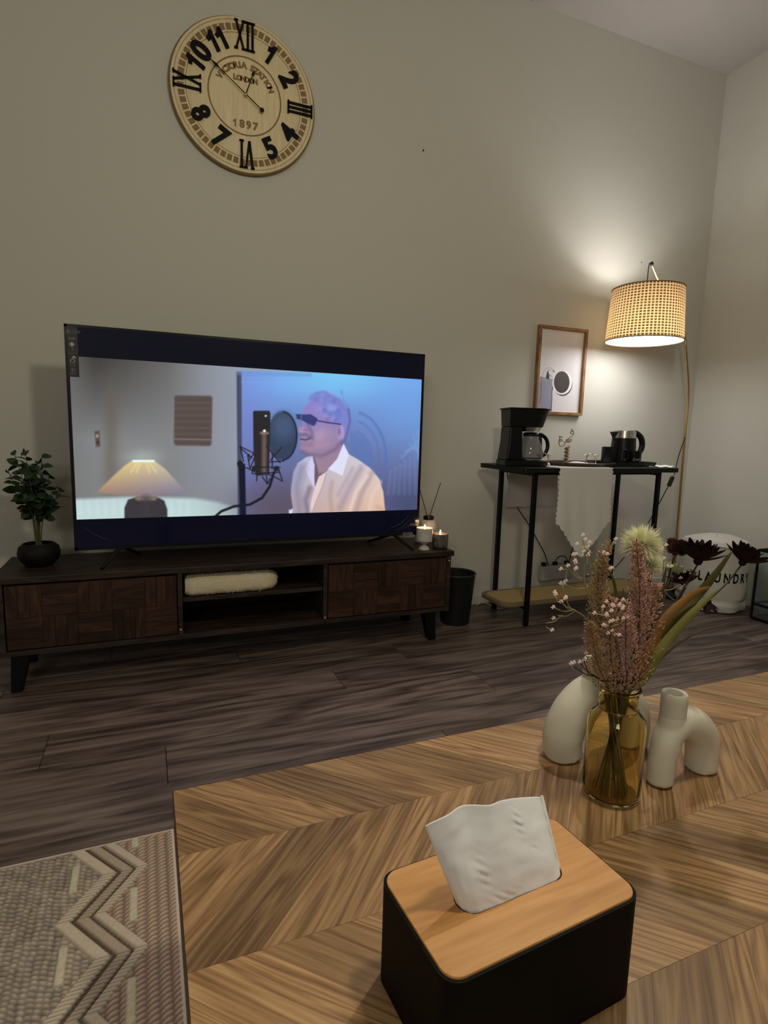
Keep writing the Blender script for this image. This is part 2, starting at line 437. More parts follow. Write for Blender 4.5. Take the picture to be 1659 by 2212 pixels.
# fluffy throw on the shelf
throw = thing('folded_throw', 'fluffy cream throw rolled up on the open shelf of the tv cabinet', 'blanket', (.32, 2.43, .309))
b = MB(); nu, nv = 60, 36; vs = []; fs = []
for i in range(nu+1):
    t = i/nu; x = -.19+t*.385
    e = min(1, math.sqrt(max(0, 1-((max(0, t-.8))/.2)**2))) if t > .8 else min(1, .80+.20*min(1, t/.06))
    for k in range(nv):
        a = 2*math.pi*k/nv; ca, sa = math.cos(a), math.sin(a)
        yy = .060*e*math.copysign(abs(ca)**.7, ca); zz = .0425+.0415*e*math.copysign(abs(sa)**.65, sa)
        nz = noise.noise(Vector((x*22, ca*2.2, sa*2.2)))*.004+.0045*abs(noise.noise(Vector((x*120, ca*12, sa*12))))
        vs.append((x, yy*(1+nz*10), max(.0, zz+nz*sa)))
for i in range(nu):
    for k in range(nv):
        l = (k+1) % nv; fs.append((i*nv+k, (i+1)*nv+k, (i+1)*nv+l, i*nv+l))
fs.append(tuple(range(nv))); fs.append(tuple(range(nu*nv+nv-1, nu*nv-1, -1)))
b.add(vs, fs)
FUR = mat('cream_plush', srgb((226, 214, 186)), .95, spec=.1, bump=.8, bscale=400, sheen=.4)
b.build('blanket_body', FUR, throw, smooth=True)
b = MB()
for q in range(2600):
    i = random.randrange(nu+1)*nv+random.randrange(nv); p = Vector(vs[i]); x, y, z = p
    nrm = Vector((random.uniform(-.3, .3), y/.06, (z-.042)/.04)).normalized()
    d = nrm*random.uniform(.004, .008)+Vector([random.uniform(-.003, .003) for _ in range(3)])
    if (p+d).z < .001 or (p+d).z > .094: continue
    s_ = .0008; b.add([p+Vector((s_, 0, 0)), p-Vector((s_, 0, 0)), p+d], [(0, 1, 2)])
tag(b.build('plush_pile', FUR, throw), kind='stuff')

# ------------------------------------------------------------------ television
TY = 2.47
tv = thing('television', 'large flat television on the low dark cabinet showing a man singing', 'television', (0, 0, 0))
TL, TR, TZ0, TZ1 = -.266, 1.211, .507, 1.357
b = MB(); b.box(TL, TR, TY, TY+.022, TZ0, TZ1); b.box(TL+.12, TR-.12, TY+.022, TY+.05, TZ0+.02, TZ0+.5)
b.build('housing', BLACKPL, tv, bevel=.002)
b = MB()
b.box(TL-.002, TR+.002, TY-.004, TY+.01, TZ0-.001, TZ0+.012); b.box(TL-.002, TL+.008, TY-.004, TY+.01, TZ0, TZ1); b.box(TR-.008, TR+.002, TY-.004, TY+.01, TZ0, TZ1); b.box(TL-.002, TR+.002, TY-.004, TY+.01, TZ1-.008, TZ1+.002)
tag(b.build('bezel', mat('tv_bezel', (.02, .02, .025), .22, metal=.5), tv), 'thin glossy black bezel')
SCR = mat('tv_black_screen', (.003, .003, .006), .12, emit=srgb((3, 5, 20)), es=1.0)
MB().box(TL+.008, TR-.008, TY-.001, TY+.001, TZ0+.012, TZ1-.008).build('screen', SCR, tv)
# moving picture on the screen, 2.35:1 between two dark bars
nx, ny = 680, 290
gx = np.linspace(TL+.010, TR-.010, nx); gz = np.linspace(.6285, 1.2435, ny)
GX, GZ = np.meshgrid(gx, gz); P3 = np.stack([GX.ravel(), np.full(GX.size, TY-.0022), GZ.ravel()], 1)
px, py = proj_np(P3)
U = (px-130)*2.0738; V = (py-680)*2.0738
pt = Paint(U, V, (128, 130, 132))
X, Y = U, V
# room at the left
pt.mix(np.clip((560-Y)/380, 0, 1)*np.clip((700-X)/520, 0, 1), (58, 54, 51))
pt.mix(np.clip((X-480)/330, 0, 1)*.75, (152, 160, 182))
pt.mix(np.clip((150-X)/90, 0, 1)*.5, (112, 114, 112))
pt.mix(np.exp(-((X-228)/34)**2)*np.clip((Y-230)/160, 0, 1)*.55*np.clip((830-Y)/60, 0, 1), (100, 90, 78))
pt.mix(np.clip((Y-560)/300, 0, 1)*.35*np.clip((800-X)/700, 0, 1), (118, 118, 112))
pt.poly([(60, 826), (330, 815), (600, 822), (700, 838), (800, 868), (800, 930), (60, 930)], lambda x, y: np.stack([188+.03*(y-820), 208+.1*(y-820), 212+0*y], 1), soft=9)
for i in range(14):
    xx = 90+i*37; pt.line([(xx, 840), (xx+3, 890)], 16, (214, 230, 232), soft=10, a=.35)
# blue wall at the right
pt.poly([(812, 250), (1630, 275), (1630, 900), (812, 905)], lambda x, y: (lambda a, c: np.clip(np.stack([
    (118+(x-1200)*-.00)*(1-a)+96*a, (160+0*x)*(1-a)+92*a, (232+0*x)*(1-a)+132*a], 1)*(1-c[:, None])+np.array([118, 130, 205])*c[:, None], 0, 255))(np.clip((y-330)/520, 0, 1)**.8, np.clip((1000-x)/260, 0, 1)*.75), soft=4)
pt.glow(1260, 260, 260, 120, (122, 204, 246), .85)
pt.glow(1560, 420, 170, 190, (112, 165, 232), .6)
pt.glow(960, 860, 200, 120, (92, 82, 96), .85)
pt.glow(1570, 850, 120, 120, (66, 78, 112), .85)
pt.poly([(790, 255), (812, 257), (816, 905), (796, 905)], (66, 72, 98), soft=4)
pt.line([(795, 262), (1120, 270)], 12, (104, 140, 196), soft=8, a=.6)
pt.line([(812, 300), (1600, 316)], 4, (120, 180, 232), soft=6, a=.4)
# faint brass horn and leaves drawn on the blue wall
for k, (rx, ry) in enumerate(((150, 205), (118, 165), (84, 120))):
    arc = [(1310+rx*math.cos(a), 640+ry*math.sin(a)) for a in np.linspace(-1.35, 1.2, 26)]
    pt.line(arc, 7 if k else 12, (78, 112, 182), soft=5, a=.55)
pt.poly([(1255, 345), (1262, 335), (1270, 380), (1300, 430), (1290, 440)], (92, 140, 206), soft=4, a=.7)
pt.poly([(1300, 520), (1370, 560), (1395, 640), (1390, 760), (1340, 690), (1300, 640)], (84, 118, 186), soft=8, a=.45)
for i in range(7):
    pt.line([(1480+i*22, 700-i*14), (1470+i*24, 800)], 10, (128, 156, 208), soft=8, a=.3)
for i in range(5):
    pt.line([(1530+i*18, 640-i*30), (1610, 560+i*30)], 8, (130, 172, 226), soft=6, a=.4)
# wall hanging and switch
pt.poly([(512, 366), (520, 361), (674, 363), (682, 372), (678, 580), (668, 588), (516, 585), (509, 572)], (88, 76, 72), soft=5)
for i in range(14):
    yy = 380+i*14; pt.line([(514, yy), (676, yy+random.uniform(-2, 2))], 3, (104, 92, 88) if i % 2 else (74, 62, 60), soft=2, a=.6)
pt.line([(512, 556), (676, 560)], 6, (132, 118, 112), soft=3, a=.8)
pt.poly([(154, 522), (176, 519), (180, 590), (160, 592)], (88, 74, 70), soft=4)
pt.ell(166, 543, 7, 8, (150, 146, 140), 3); pt.ell(168, 572, 6, 7, (60, 50, 48), 3)
# table lamp in the picture
pt.glow(372, 640, 80, 40, (190, 200, 196), .5)
pt.poly([(325, 652), (420, 652), (470, 690), (520, 745), (556, 785), (556, 797), (470, 808), (370, 812), (240, 806), (165, 797), (180, 778), (240, 720), (290, 675)],
        lambda x, y: np.stack([np.clip(222-(y-652)*.52+(372-x)*.08, 60, 230), np.clip(204-(y-652)*.52+(372-x)*.02, 60, 220), np.clip(150-(y-652)*.12-(372-x)*.10, 60, 175)], 1), soft=5)
for xx in (318, 342, 400, 430): pt.line([(372+(xx-372)*.5, 665), (xx, 705)], 8, (244, 226, 160), soft=6, a=.5)
pt.line([(328, 655), (418, 655)], 9, (236, 252, 250), soft=3)
pt.poly([(288, 925), (288, 865), (304, 828), (345, 815), (432, 815), (466, 832), (480, 872), (480, 925)], (58, 54, 60), soft=4)
pt.poly([(330, 816), (440, 816), (425, 832), (345, 832)], (150, 138, 112), soft=6, a=.8)
pt.line([(385, 830), (390, 900)], 40, (66, 60, 64), soft=16, a=.6)
# the singer (z4 frame -> picture frame)
def z4(l): return [((500+a/4.608-130)*2.0738, (820+c/4.608-680)*2.0738) for a, c in l]
pt.poly(z4([(810, 750), (740, 775), (660, 830), (620, 920), (598, 1050), (592, 1150), (612, 1280), (560, 1345), (1530, 1315), (1512, 1120), (1470, 985), (1380, 880), (1260, 795), (1165, 740), (1115, 640), (1000, 800), (960, 895), (870, 965), (835, 1060), (820, 960)]),
        lambda x, y: np.stack([180+(x-1060)*.10+(y-640)*.04, 184+(x-1060)*.06-(y-640)*.08, 216-(x-1060)*.02-(y-640)*.20], 1), soft=3)
pt.poly(z4([(820, 740), (1060, 700), (1115, 640), (1060, 800), (960, 895), (870, 965), (835, 1060), (822, 900)]), (112, 88, 104), soft=4)
pt.poly(z4([(800, 190), (740, 265), (705, 345), (695, 400), (700, 440), (672, 478), (664, 505), (688, 528), (672, 556), (690, 580), (680, 610), (690, 640), (680, 682), (702, 712), (760, 745), (820, 765), (850, 860), (870, 940), (930, 920), (1060, 790), (1112, 640), (1110, 480), (1040, 300), (950, 220), (860, 190)]),
        lambda x, y: np.stack([142+(y-480)*.07, 128+(y-480)*.01, 184-(y-480)*.18], 1), soft=4)
pt.glow(*z4([(900, 560)])[0], 46, 40, (188, 156, 182), .7); pt.glow(*z4([(880, 300)])[0], 46, 34, (152, 142, 214), .6)
pt.poly(z4([(765, 195), (790, 150), (850, 118), (930, 110), (1000, 148), (1080, 190), (1150, 268), (1188, 350), (1182, 450), (1150, 560), (1110, 650), (1075, 640), (1105, 560), (1120, 470), (1090, 440), (1020, 430), (985, 350), (935, 330), (925, 262), (860, 205), (800, 215)]), (122, 132, 206), soft=6)
random.seed(3)
for i in range(26):
    a0 = z4([(random.uniform(800, 1150), random.uniform(140, 420))])[0]
    if a0[1] > 480+0.2*(a0[0]-1200)**1: pass
    pt.ell(a0[0], a0[1], 12, 9, (96, 108, 190) if i % 2 else (142, 158, 226), 4, a=.35, rot=i)
pt.line(z4([(1165, 300), (1180, 420), (1130, 600), (1100, 640)]), 9, (84, 82, 130), soft=5, a=.6)
pt.ell(*z4([(1085, 525)])[0], 17, 35, (176, 152, 196), 4); pt.ell(*z4([(1072, 515)])[0], 7, 19, (120, 98, 150), 5, a=.8)
pt.ell(*z4([(700, 500)])[0], 11, 14, (196, 156, 176), 7, a=.8)
pt.ell(*z4([(760, 690)])[0], 30, 14, (166, 138, 158), 9, a=.6)
pt.ell(*z4([(960, 600)])[0], 26, 30, (156, 128, 160), 14, a=.5)
pt.ell(*z4([(1000, 280)])[0], 22, 14, (150, 160, 224), 6, a=.7); pt.ell(*z4([(1060, 340)])[0], 16, 20, (108, 118, 196), 6, a=.6)
pt.poly(z4([(640, 345), (688, 343), (698, 400), (650, 392)]), (54, 62, 96), soft=3)
pt.poly(z4([(695, 348), (790, 345), (858, 390), (838, 442), (818, 462), (768, 442), (700, 405)]), (56, 60, 122), soft=3)
pt.line(z4([(850, 408), (960, 428), (1090, 445)]), 6, (66, 60, 104), soft=2)
pt.line(z4([(676, 400), (700, 460), (690, 500), (760, 505)]), 4, (120, 98, 128), soft=4, a=.6)
pt.line(z4([(760, 450), (800, 520), (808, 590)]), 12, (104, 82, 116), soft=6, a=.5)
pt.line(z4([(680, 548), (740, 545), (790, 575)]), 13, (112, 90, 118), soft=6, a=.7)
pt.line(z4([(688, 592), (740, 600), (780, 585)]), 6, (74, 54, 80), soft=3, a=.9)
pt.line(z4([(690, 640), (760, 650), (800, 640)]), 14, (150, 118, 140), soft=7, a=.6)
pt.line(z4([(700, 710), (780, 745), (900, 760), (1040, 690), (1100, 610)]), 12, (110, 86, 112), soft=9, a=.6)
pt.line(z4([(850, 660), (960, 640)]), 20, (178, 148, 172), soft=10, a=.45)
pt.poly(z4([(1115, 638), (1168, 745), (1105, 960), (1040, 925), (958, 893), (1050, 790)]), (222, 224, 246), soft=3)
pt.poly(z4([(802, 768), (733, 893), (780, 990), (822, 1085), (828, 850)]), (208, 206, 236), soft=3)
pt.poly(z4([(870, 965), (948, 925), (915, 1050), (850, 1210), (806, 1335), (762, 1338), (830, 1075)]), (226, 206, 206), soft=3)
pt.line(z4([(945, 935), (900, 1080), (840, 1220), (800, 1330)]), 4, (160, 136, 140), soft=3, a=.8)
for l, w_, c_, a_ in (([(1290, 880), (1190, 1050), (1080, 1280)], 26, (150, 138, 162), .55), ([(1400, 930), (1300, 1120), (1240, 1310)], 22, (166, 144, 150), .6), ([(1210, 880), (1110, 1060), (1060, 1150)], 16, (170, 158, 180), .6),
                      ([(1480, 1020), (1400, 1150), (1370, 1300)], 16, (232, 206, 196), .6), ([(1350, 960), (1240, 1120), (1180, 1300)], 14, (236, 218, 216), .6), ([(1000, 1020), (980, 1160), (1000, 1300)], 18, (176, 152, 146), .6), ([(700, 880), (650, 1060), (680, 1320)], 40, (128, 128, 158), .6), ([(780, 1080), (740, 1200), (760, 1320)], 22, (104, 98, 122), .6), ([(640, 900), (610, 1100)], 14, (158, 158, 190), .5),
                      ([(1460, 1270), (1500, 1290)], 20, (196, 160, 140), .5)):
    pt.line(z4(l), w_, c_, soft=w_*.45, a=a_)
pt.poly(z4([(570, 1300), (610, 1285), (600, 1335), (575, 1340)]), (206, 220, 246), soft=3)
# microphone, pop filter, stand and cable
pt.ell(996, 542, 66, 110, (52, 66, 92), 4); pt.ell(1000, 500, 50, 60, (74, 96, 128), 26, a=.7)
pt.line([(996+64*math.cos(a), 542+108*math.sin(a)) for a in np.linspace(-1.5, 1.5, 20)], 6, (26, 36, 52), soft=3)
pt.poly([(800, 660), (828, 668), (833, 905), (806, 908)], (20, 24, 44), soft=3)
pt.poly([(864, 434), (872, 430), (936, 430), (942, 440), (940, 530), (936, 716), (876, 722), (866, 620)], (40, 38, 42), soft=3)
pt.line([(914, 528), (914, 700)], 20, (112, 96, 88), soft=8, a=.9); pt.line([(900, 530), (930, 530)], 10, (130, 116, 104), soft=4)
pt.ell(915, 520, 6, 6, (240, 240, 245), 2); pt.ell(921, 453, 5, 4, (210, 216, 226), 2)
for l in ([(806, 590), (822, 656)], [(806, 590), (868, 620), (845, 655)], [(806, 596), (858, 640)], [(992, 594), (944, 650)], [(924, 588), (985, 662)], [(795, 668), (866, 700)], [(862, 682), (985, 684)], [(975, 680), (996, 745), (930, 712)], [(882, 722), (880, 744)], [(905, 725), (928, 758), (940, 735)], [(924, 720), (928, 756)], [(950, 620), (950, 690)], [(840, 630), (850, 690), (870, 640)], [(935, 660), (1000, 655)], [(846, 625), (846, 640)], [(860, 700), (860, 712), (980, 706)]):
    pt.line(l, 5, (34, 32, 44), soft=2)
pt.ell(806, 668, 13, 16, (30, 28, 34), 3); pt.ell(870, 690, 12, 14, (36, 34, 40), 3); pt.ell(968, 690, 12, 12, (34, 32, 40), 3)
pt.line([(690, 908), (722, 880), (780, 858), (850, 850), (905, 820), (938, 770), (958, 705)], 11, (24, 26, 40), soft=3)
grid_mesh('screen_picture', P3, nx, ny, pt.c, vcol_mat('tv_picture', rough=.3, emit=True), tv)
# shop sticker strip with small icons at the upper left
strip = MB().box(TL+.006, TL+.042, TY-.0036, TY-.0026, 1.168, 1.350).build('sticker_strip', mat('sticker_black', (.006, .006, .007), .35), tv)
ICON = mat('sticker_print_grey', (.10, .10, .10), .5); ICONW = mat('sticker_print_white', (.42, .40, .40), .5)
def icon(body, x, z, size, m=ICON, cond=1.0):
    v, f = text_geo(body, size, 0)
    b = MB(); b.M = Matrix.Translation((x, TY-.0040, z))@Matrix.Rotation(math.radians(90), 4, 'X')@Matrix.Diagonal((cond, 1, 1, 1)); b.add(v, f)
    return b.build('sticker_print', m, strip)
def icon_poly(poly, m=ICON):
    b = MB(); b.M = Matrix.Translation((0, TY-.0040, 0))@Matrix.Rotation(math.radians(90), 4, 'X'); b.prism(poly, 0, .0003); return b.build('sticker_print', m, strip)
def bars(x, z, w, n, m=ICON):
    for i in range(n): icon_poly([(x, z-i*.006), (x+w*(1-.12*(i % 2)), z-i*.006), (x+w*(1-.12*(i % 2)), z-i*.006+.0032), (x, z-i*.006+.0032)], m)
def diamond(x, z, r, m, k=4): icon_poly([(x+r*math.cos(2*math.pi*i/k), z+r*math.sin(2*math.pi*i/k)) for i in range(k)], m)
xc = TL+.022
diamond(xc-.010, 1.331, .009, ICON); bars(xc+.002, 1.333, .028, 2)
diamond(xc-.006, 1.307, .006, ICON, 8); diamond(xc+.006, 1.307, .006, ICON, 8)
diamond(xc, 1.286, .0095, ICONW); diamond(xc+.002, 1.268, .007, ICON, 3)
bars(xc-.012, 1.252, .026, 1); icon_poly([(xc-.004, 1.236), (xc+.014, 1.236), (xc+.004, 1.246)], ICONW)
b = MB(); b.M = Matrix.Translation((xc, TY-.0040, 1.226))@Matrix.Rotation(math.radians(90), 4, 'X'); b.tube([(.008*math.cos(a), .0055*math.sin(a), 0) for a in np.linspace(0, 2*math.pi, 20, endpoint=False)], .0016, 6, closed=True); b.build('sticker_print', ICONW, strip)
bars(xc-.010, 1.213, .022, 2); diamond(xc, 1.194, .008, ICON, 6); bars(xc-.012, 1.182, .024, 2)
elab = tag(MB().box(1.130, 1.180, TY-.0055, TY-.0042, .497, .519).build('energy_label', mat('label_paper', (.22, .21, .20), .6), tv), 'small pale rectangular sticker on the lower edge')
for i in range(3): MB().box(1.134, 1.134+.036-.006*i, TY-.0059, TY-.0054, .513-i*.006, .515-i*.006).build('label_print', BLACKPL, elab)
# wrinkled protective film at the lower corners
FILM = mat('protective_film', (.9, .9, .95), .08, trans=1.0, ior=1.25)
for pts in ([(1.155, .60), (1.115, .565), (1.05, .540)], [(1.165, .585), (1.13, .55), (1.09, .53)], [(-.235, .60), (-.19, .565), (-.13, .535)], [(1.175, .575), (1.16, .555), (1.12, .535)]):
    b = MB(); P = curve_pts([(x, TY-.0045, z) for x, z in pts], 6); b.tube(P, [.0005+.0030*math.sin(math.pi*i/(len(P)-1)) for i in range(len(P))], 6, flat=.6); b.build('film_wrinkle', mat('film_gloss', (.05, .05, .08), .05, spec=1.0), tv)
# feet: two inverted V legs
for x, sx in ((1.085, 1), (-.105, -1)):
    b = MB()
    b.tube([(x, TY+.02, .512), (x+sx*.012, TY-.005, .500), (x+sx*.066, 2.388, .4475)], [.010, .008, .0065], 8)
    b.tube([(x, TY+.02, .512), (x-sx*.012, TY+.045, .500), (x-sx*.066, 2.64, .4475)], [.010, .008, .0065], 8)
    b.build('foot', BLACKPL, tv, smooth=True)

# ------------------------------------------------------------------ wall clock
CC = Vector((.4455, YB-.001, 2.440)); CRAD = .312
clock = thing('wall_clock', 'large round light wood wall clock with black mixed numerals', 'clock', CC)
def face(mb): mb.M = Matrix.Rotation(math.radians(90), 4, 'X'); return mb   # local x right, y up, z towards the room
face(MB()).lathe([(CRAD-.006, 0), (CRAD+.004, .004), (CRAD+.005, .018), (CRAD+.001, .022), (CRAD-.02, .022)], 96).build('back_rim', mat('clock_rim_wood', srgb((128, 104, 68)), .6), clock, smooth=True)
face(MB()).lathe([(CRAD-.002, .018), (CRAD-.002, .0275), (CRAD-.004, .029)], 96).build('dial', CLOCKWOOD, clock, smooth=True)
ZD = .029
def ring(name, r, w, h=.0007, m=CBROWN):
    face(MB()).lathe([(r-w/2, ZD-.001), (r-w/2, ZD+h), (r+w/2, ZD+h), (r+w/2, ZD-.001)], 96, caps=False).build(name, m, clock)
ring('inner_ring', .157, .0065); ring('track_ring', .2485, .0022); ring('track_ring', .2975, .0018)
for k in range(60):
    a0 = math.radians(k*6-2.3+3); a1 = math.radians(k*6+2.3+3)
    r0, r1 = .257, .283
    poly = [(r0*math.sin(a0), r0*math.cos(a0)), (r1*math.sin(a0), r1*math.cos(a0)), (r1*math.sin(a1), r1*math.cos(a1)), (r0*math.sin(a1), r0*math.cos(a1))]
    face(MB()).prism(poly[::-1], ZD-.001, ZD+.0008).build('minute_mark', CBROWN, clock)
def numeral(hour, build):
    b = face(MB()); F = b.M
    th = math.radians(hour*30); return b, F, th
def roman(hour, strokes, rc=.238, flip=False):
    """strokes in local units: x across, y radial (outwards)"""
    th = math.radians(hour*30); b = MB()
    F = Matrix.Rotation(math.radians(90), 4, 'X')@Matrix.Rotation(-th, 4, 'Z')@Matrix.Translation((0, rc, 0))
    if flip: F = F@Matrix.Rotation(math.pi, 4, 'Z')
    b.M = F
    for (x1, y1, x2, y2, w) in strokes:
        d = Vector((x2-x1, y2-y1)); n = Vector((-d.y, d.x)).normalized()*w/2
        b.prism([(x1+n.x, y1+n.y), (x1-n.x, y1-n.y), (x2-n.x, y2-n.y), (x2+n.x, y2+n.y)], ZD, ZD+.010)
    return b.build('numeral', NUMBLK, clock, bevel=.0008, seg=1)
h = .056
def I_(x, w=.009): return [(x, -h, x, h, w), (x-.010, h-.002, x+.010, h-.002, .007), (x-.010, -h+.002, x+.010, -h+.002, .007)]
def X_(x, w=.010): return [(x-.016, -h, x+.016, h, w*.8), (x-.016, h, x+.016, -h, w*.8), (x-.024, h-.002, x-.008, h-.002, .007), (x+.008, h-.002, x+.024, h-.002, .007), (x-.024, -h+.002, x-.008, -h+.002, .007), (x+.008, -h+.002, x+.024, -h+.002, .007)]
def V_(x, w=.010): return [(x-.015, h, x, -h, w), (x+.015, h, x, -h, w*.8), (x-.023, h-.002, x-.007, h-.002, .007), (x+.007, h-.002, x+.023, h-.002, .007)]
roman(0, X_(-.022)+I_(.012)+I_(.032))
roman(3, I_(-.018)+I_(0)+I_(.018), rc=.245)
roman(6, V_(-.016)+I_(.017))
roman(9, X_(.016)+I_(-.020), rc=.243)
ONE = [(-.009, -.041), (.008, -.041), (.008, .041), (-.006, .041), (-.012, .028), (-.026, .020), (-.022, .008), (-.009, .014)]
def one_geo(dx):
    n_ = len(ONE); vv = [(x+dx, y, -.005) for x, y in ONE]+[(x+dx, y, .005) for x, y in ONE]
    # two convex pieces: stem and flag
    st = [(-.009, -.041), (.008, -.041), (.008, .041), (-.007, .041)]; fl = [(-.009, .010), (-.007, .041), (-.013, .029), (-.028, .021), (-.023, .006)]
    V, F = [], []
    for pl in (st, fl):
        k = len(V); m_ = len(pl); V += [(x+dx, y, -.005) for x, y in pl]+[(x+dx, y, .005) for x, y in pl]
        F += [tuple(range(k+m_-1, k-1, -1)), tuple(range(k+m_, k+2*m_))]+[(k+i, k+(i+1) % m_, k+m_+(i+1) % m_, k+m_+i) for i in range(m_)]
    return V, F
for hr, s_, rc in ((1, '1', .222), (2, '2', .222), (4, '4', .228), (5, '5', .224), (7, '7', .222), (8, '8', .222), (10, '10', .222), (11, '11', .226)):
    if s_ == '1': v, f = one_geo(.004)
    elif s_ == '11':
        v, f = one_geo(-.022); v2, f2 = one_geo(.024); f = f+[tuple(i+len(v) for i in q) for q in f2]; v = v+v2
    elif s_ == '10':
        v, f = one_geo(-.030); v2, f2 = text_geo('0', .118, .005, .0042); v2 = [(x+.026, y, z) for x, y, z in v2]; f = f+[tuple(i+len(v) for i in q) for q in f2]; v = v+v2
    else: v, f = text_geo(s_, .118 if s_ != '8' else .108, .005, .0042)
    th = math.radians(hr*30)
    ang = -th if hr not in (4, 5, 7, 8) else -th+math.pi
    if hr in (4, 8): ang = -th+math.pi
    b = MB(); cnd = .92
    b.M = Matrix.Rotation(math.radians(90), 4, 'X')@Matrix.Translation((rc*math.sin(th), rc*math.cos(th), ZD+.005))@Matrix.Rotation(ang, 4, 'Z')@Matrix.Diagonal((cnd, 1, 1, 1))
    b.add(v, f); b.build('numeral', NUMBLK, clock)
def arc_text(txt, r, size, a0, step, name):
    b = MB()
    for i, ch in enumerate(txt):
        if ch == ' ': continue
        v, f = text_geo(ch, size, .0004, .0022, 2); a = math.radians(a0+i*step)
        b.M = Matrix.Rotation(math.radians(90), 4, 'X')@Matrix.Translation((r*math.sin(a), r*math.cos(a), ZD+.0005))@Matrix.Rotation(-a, 4, 'Z'); b.add(v, f)
    tag(b.build(name, CBROWN, clock), 'brown lettering VICTORIA STATION' if 'VIC' in txt else None)
arc_text('VICTORIA STATION', .122, .034, -61, 8.4, 'lettering')
def flat_text(txt, y, size, step):
    b = MB(); n = len(txt)
    for i, ch in enumerate(txt):
        v, f = one_geo(0) if ch == '1' else text_geo(ch, size, .0004, .0022, 2)
        if ch == '1': v = [(x*.38, y*.38, z*.08) for x, y, z in v]
        b.M = Matrix.Rotation(math.radians(90), 4, 'X')@Matrix.Translation(((i-(n-1)/2)*step, y, ZD+.0005)); b.add(v, f)
    tag(b.build('lettering', CBROWN, clock), 'brown lettering '+txt)
flat_text('LONDON', .068, .028, .0175); flat_text('1897', -.115, .044, .029)
HAND = mat('clock_hand_black', (.01, .006, .006), .35, metal=.4)
def hand(name, ang, L, tail, z, w):
    b = MB(); b.M = Matrix.Rotation(math.radians(90), 4, 'X')@Matrix.Rotation(-math.radians(ang), 4, 'Z')
    b.prism([(-w, -tail), (w, -tail), (w*.7, L*.72), (w*2.8, L*.80), (w*.6, L*.95), (0, L), (-w*.6, L*.95), (-w*2.8, L*.80), (-w*.7, L*.72)][::-1], z, z+.0015)
    if tail > .03: b.lathe([(.004, z), (.010, z), (.010, z+.0015), (.004, z+.0016)], 16, (0, -tail, 0)); 
    return b.build(name, HAND, clock)
hand('minute_hand', -55, .188, .085, ZD+.020, .0022); hand('hour_hand', 20, .118, .006, ZD+.015, .0024)
face(MB()).lathe([(.006, ZD), (.006, ZD+.024), (.003, ZD+.026)], 16).build('centre_pin', BRASS, clock, smooth=True)

# ------------------------------------------------------------------ black console table with rattan shelf
ZT = .840
con = thing('console_table', 'black metal console table with a rattan lower shelf beside the tv cabinet', 'table', (0, 0, 0))
RX0, RX1, RY0, RY1 = 1.71, 2.755, 2.325, 2.745
b = MB(); b.prism(rrect(RX0, RX1, RY0, RY1, .02, 4), ZT-.024, ZT); b.build('tabletop', BLACKWOOD, con, bevel=.002)
LX = (1.83, 2.68); LY = (2.40, 2.70)
for x in LX:
    for y in LY: MB().box(x-.011, x+.011, y-.011, y+.011, 0, ZT-.024).build('leg', BLACKMT, con, bevel=.002)
for x in LX: MB().box(x-.010, x+.010, LY[0]+.011, LY[1]-.011, ZT-.046, ZT-.024).build('rail', BLACKMT, con, bevel=.002)
for y in LY: MB().box(LX[0]+.011, LX[1]-.011, y-.008, y+.008, ZT-.040, ZT-.024).build('rail', BLACKMT, con, bevel=.002)
for x in LX: MB().box(x-.008, x+.008, LY[0]+.011, LY[1]-.011, .085, .101).build('rail', BLACKMT, con, bevel=.002)
b = MB(); b.prism(rrect(1.70, 2.81, 2.42, 2.685, .07, 10), .101, .119); tag(b.build('lower_shelf', mat('shelf_wood_rim', srgb((134, 112, 88)), .55), con, bevel=.002), 'lower shelf with rounded corners')
RAT = bpy.data.materials.new('woven_rattan'); RAT.use_nodes = True
nt = RAT.node_tree; bs = nt.nodes['Principled BSDF']; tc = nt.nodes.new('ShaderNodeTexCoord'); ck = nt.nodes.new('ShaderNodeTexChecker'); ck.inputs['Scale'].default_value = 130
ck.inputs[1].default_value = (*srgb((204, 178, 128)), 1); ck.inputs[2].default_value = (*srgb((176, 150, 100)), 1)
nt.links.new(tc.outputs['Object'], ck.inputs[0]); nt.links.new(ck.outputs[0], bs.inputs['Base Color']); bs.inputs['Roughness'].default_value = .7
b = MB(); b.prism(rrect(1.725, 2.785, 2.445, 2.66, .05, 10), .119, .1205); b.build('rattan_inset', RAT, con)

# table runner with scalloped edges, hanging front and back
run = thing('table_runner', 'white scalloped cloth runner hanging over the middle of the black console table', 'cloth', (0, 0, 0))
xL, xR = at(1208, 1015, RY0-.006).x, at(1325, 1015, RY0-.006).x
def runner_panel(name, outline_half, y, z_top, z_bot_fn, nxs=60, nzs=60, wav=.011, sgn=-1):
    vs, fs = [], []
    for j in range(nzs+1):
        for i in range(nxs+1):
            u = i/nxs; w = j/nzs
            zb = z_bot_fn(u); z = z_top+(zb-z_top)*w
            sc_ = .011*(1-abs(math.sin(z*math.pi/.026)))
            x = xL+(xR-xL)*u
            if u < .05: x += sc_*.8*(1-u/.05)
            if u > .95: x -= sc_*.8*(u-.95)/.05
            yy = y+sgn*(.003+wav*w*(.5+.5*math.sin(u*9+1.2)+.25*math.sin(u*23+z*8)))
            vs.append((x+.02*w*w*(u-.5), yy, z))
    for j in range(nzs):
        for i in range(nxs): a = j*(nxs+1)+i; fs.append((a, a+1, a+nxs+2, a+nxs+1))
    o = MB().add(vs, fs).build(name, CLOTHW, run, smooth=True)
    m_ = o.modifiers.new('thick', 'SOLIDIFY'); m_.thickness = .0012
    return o
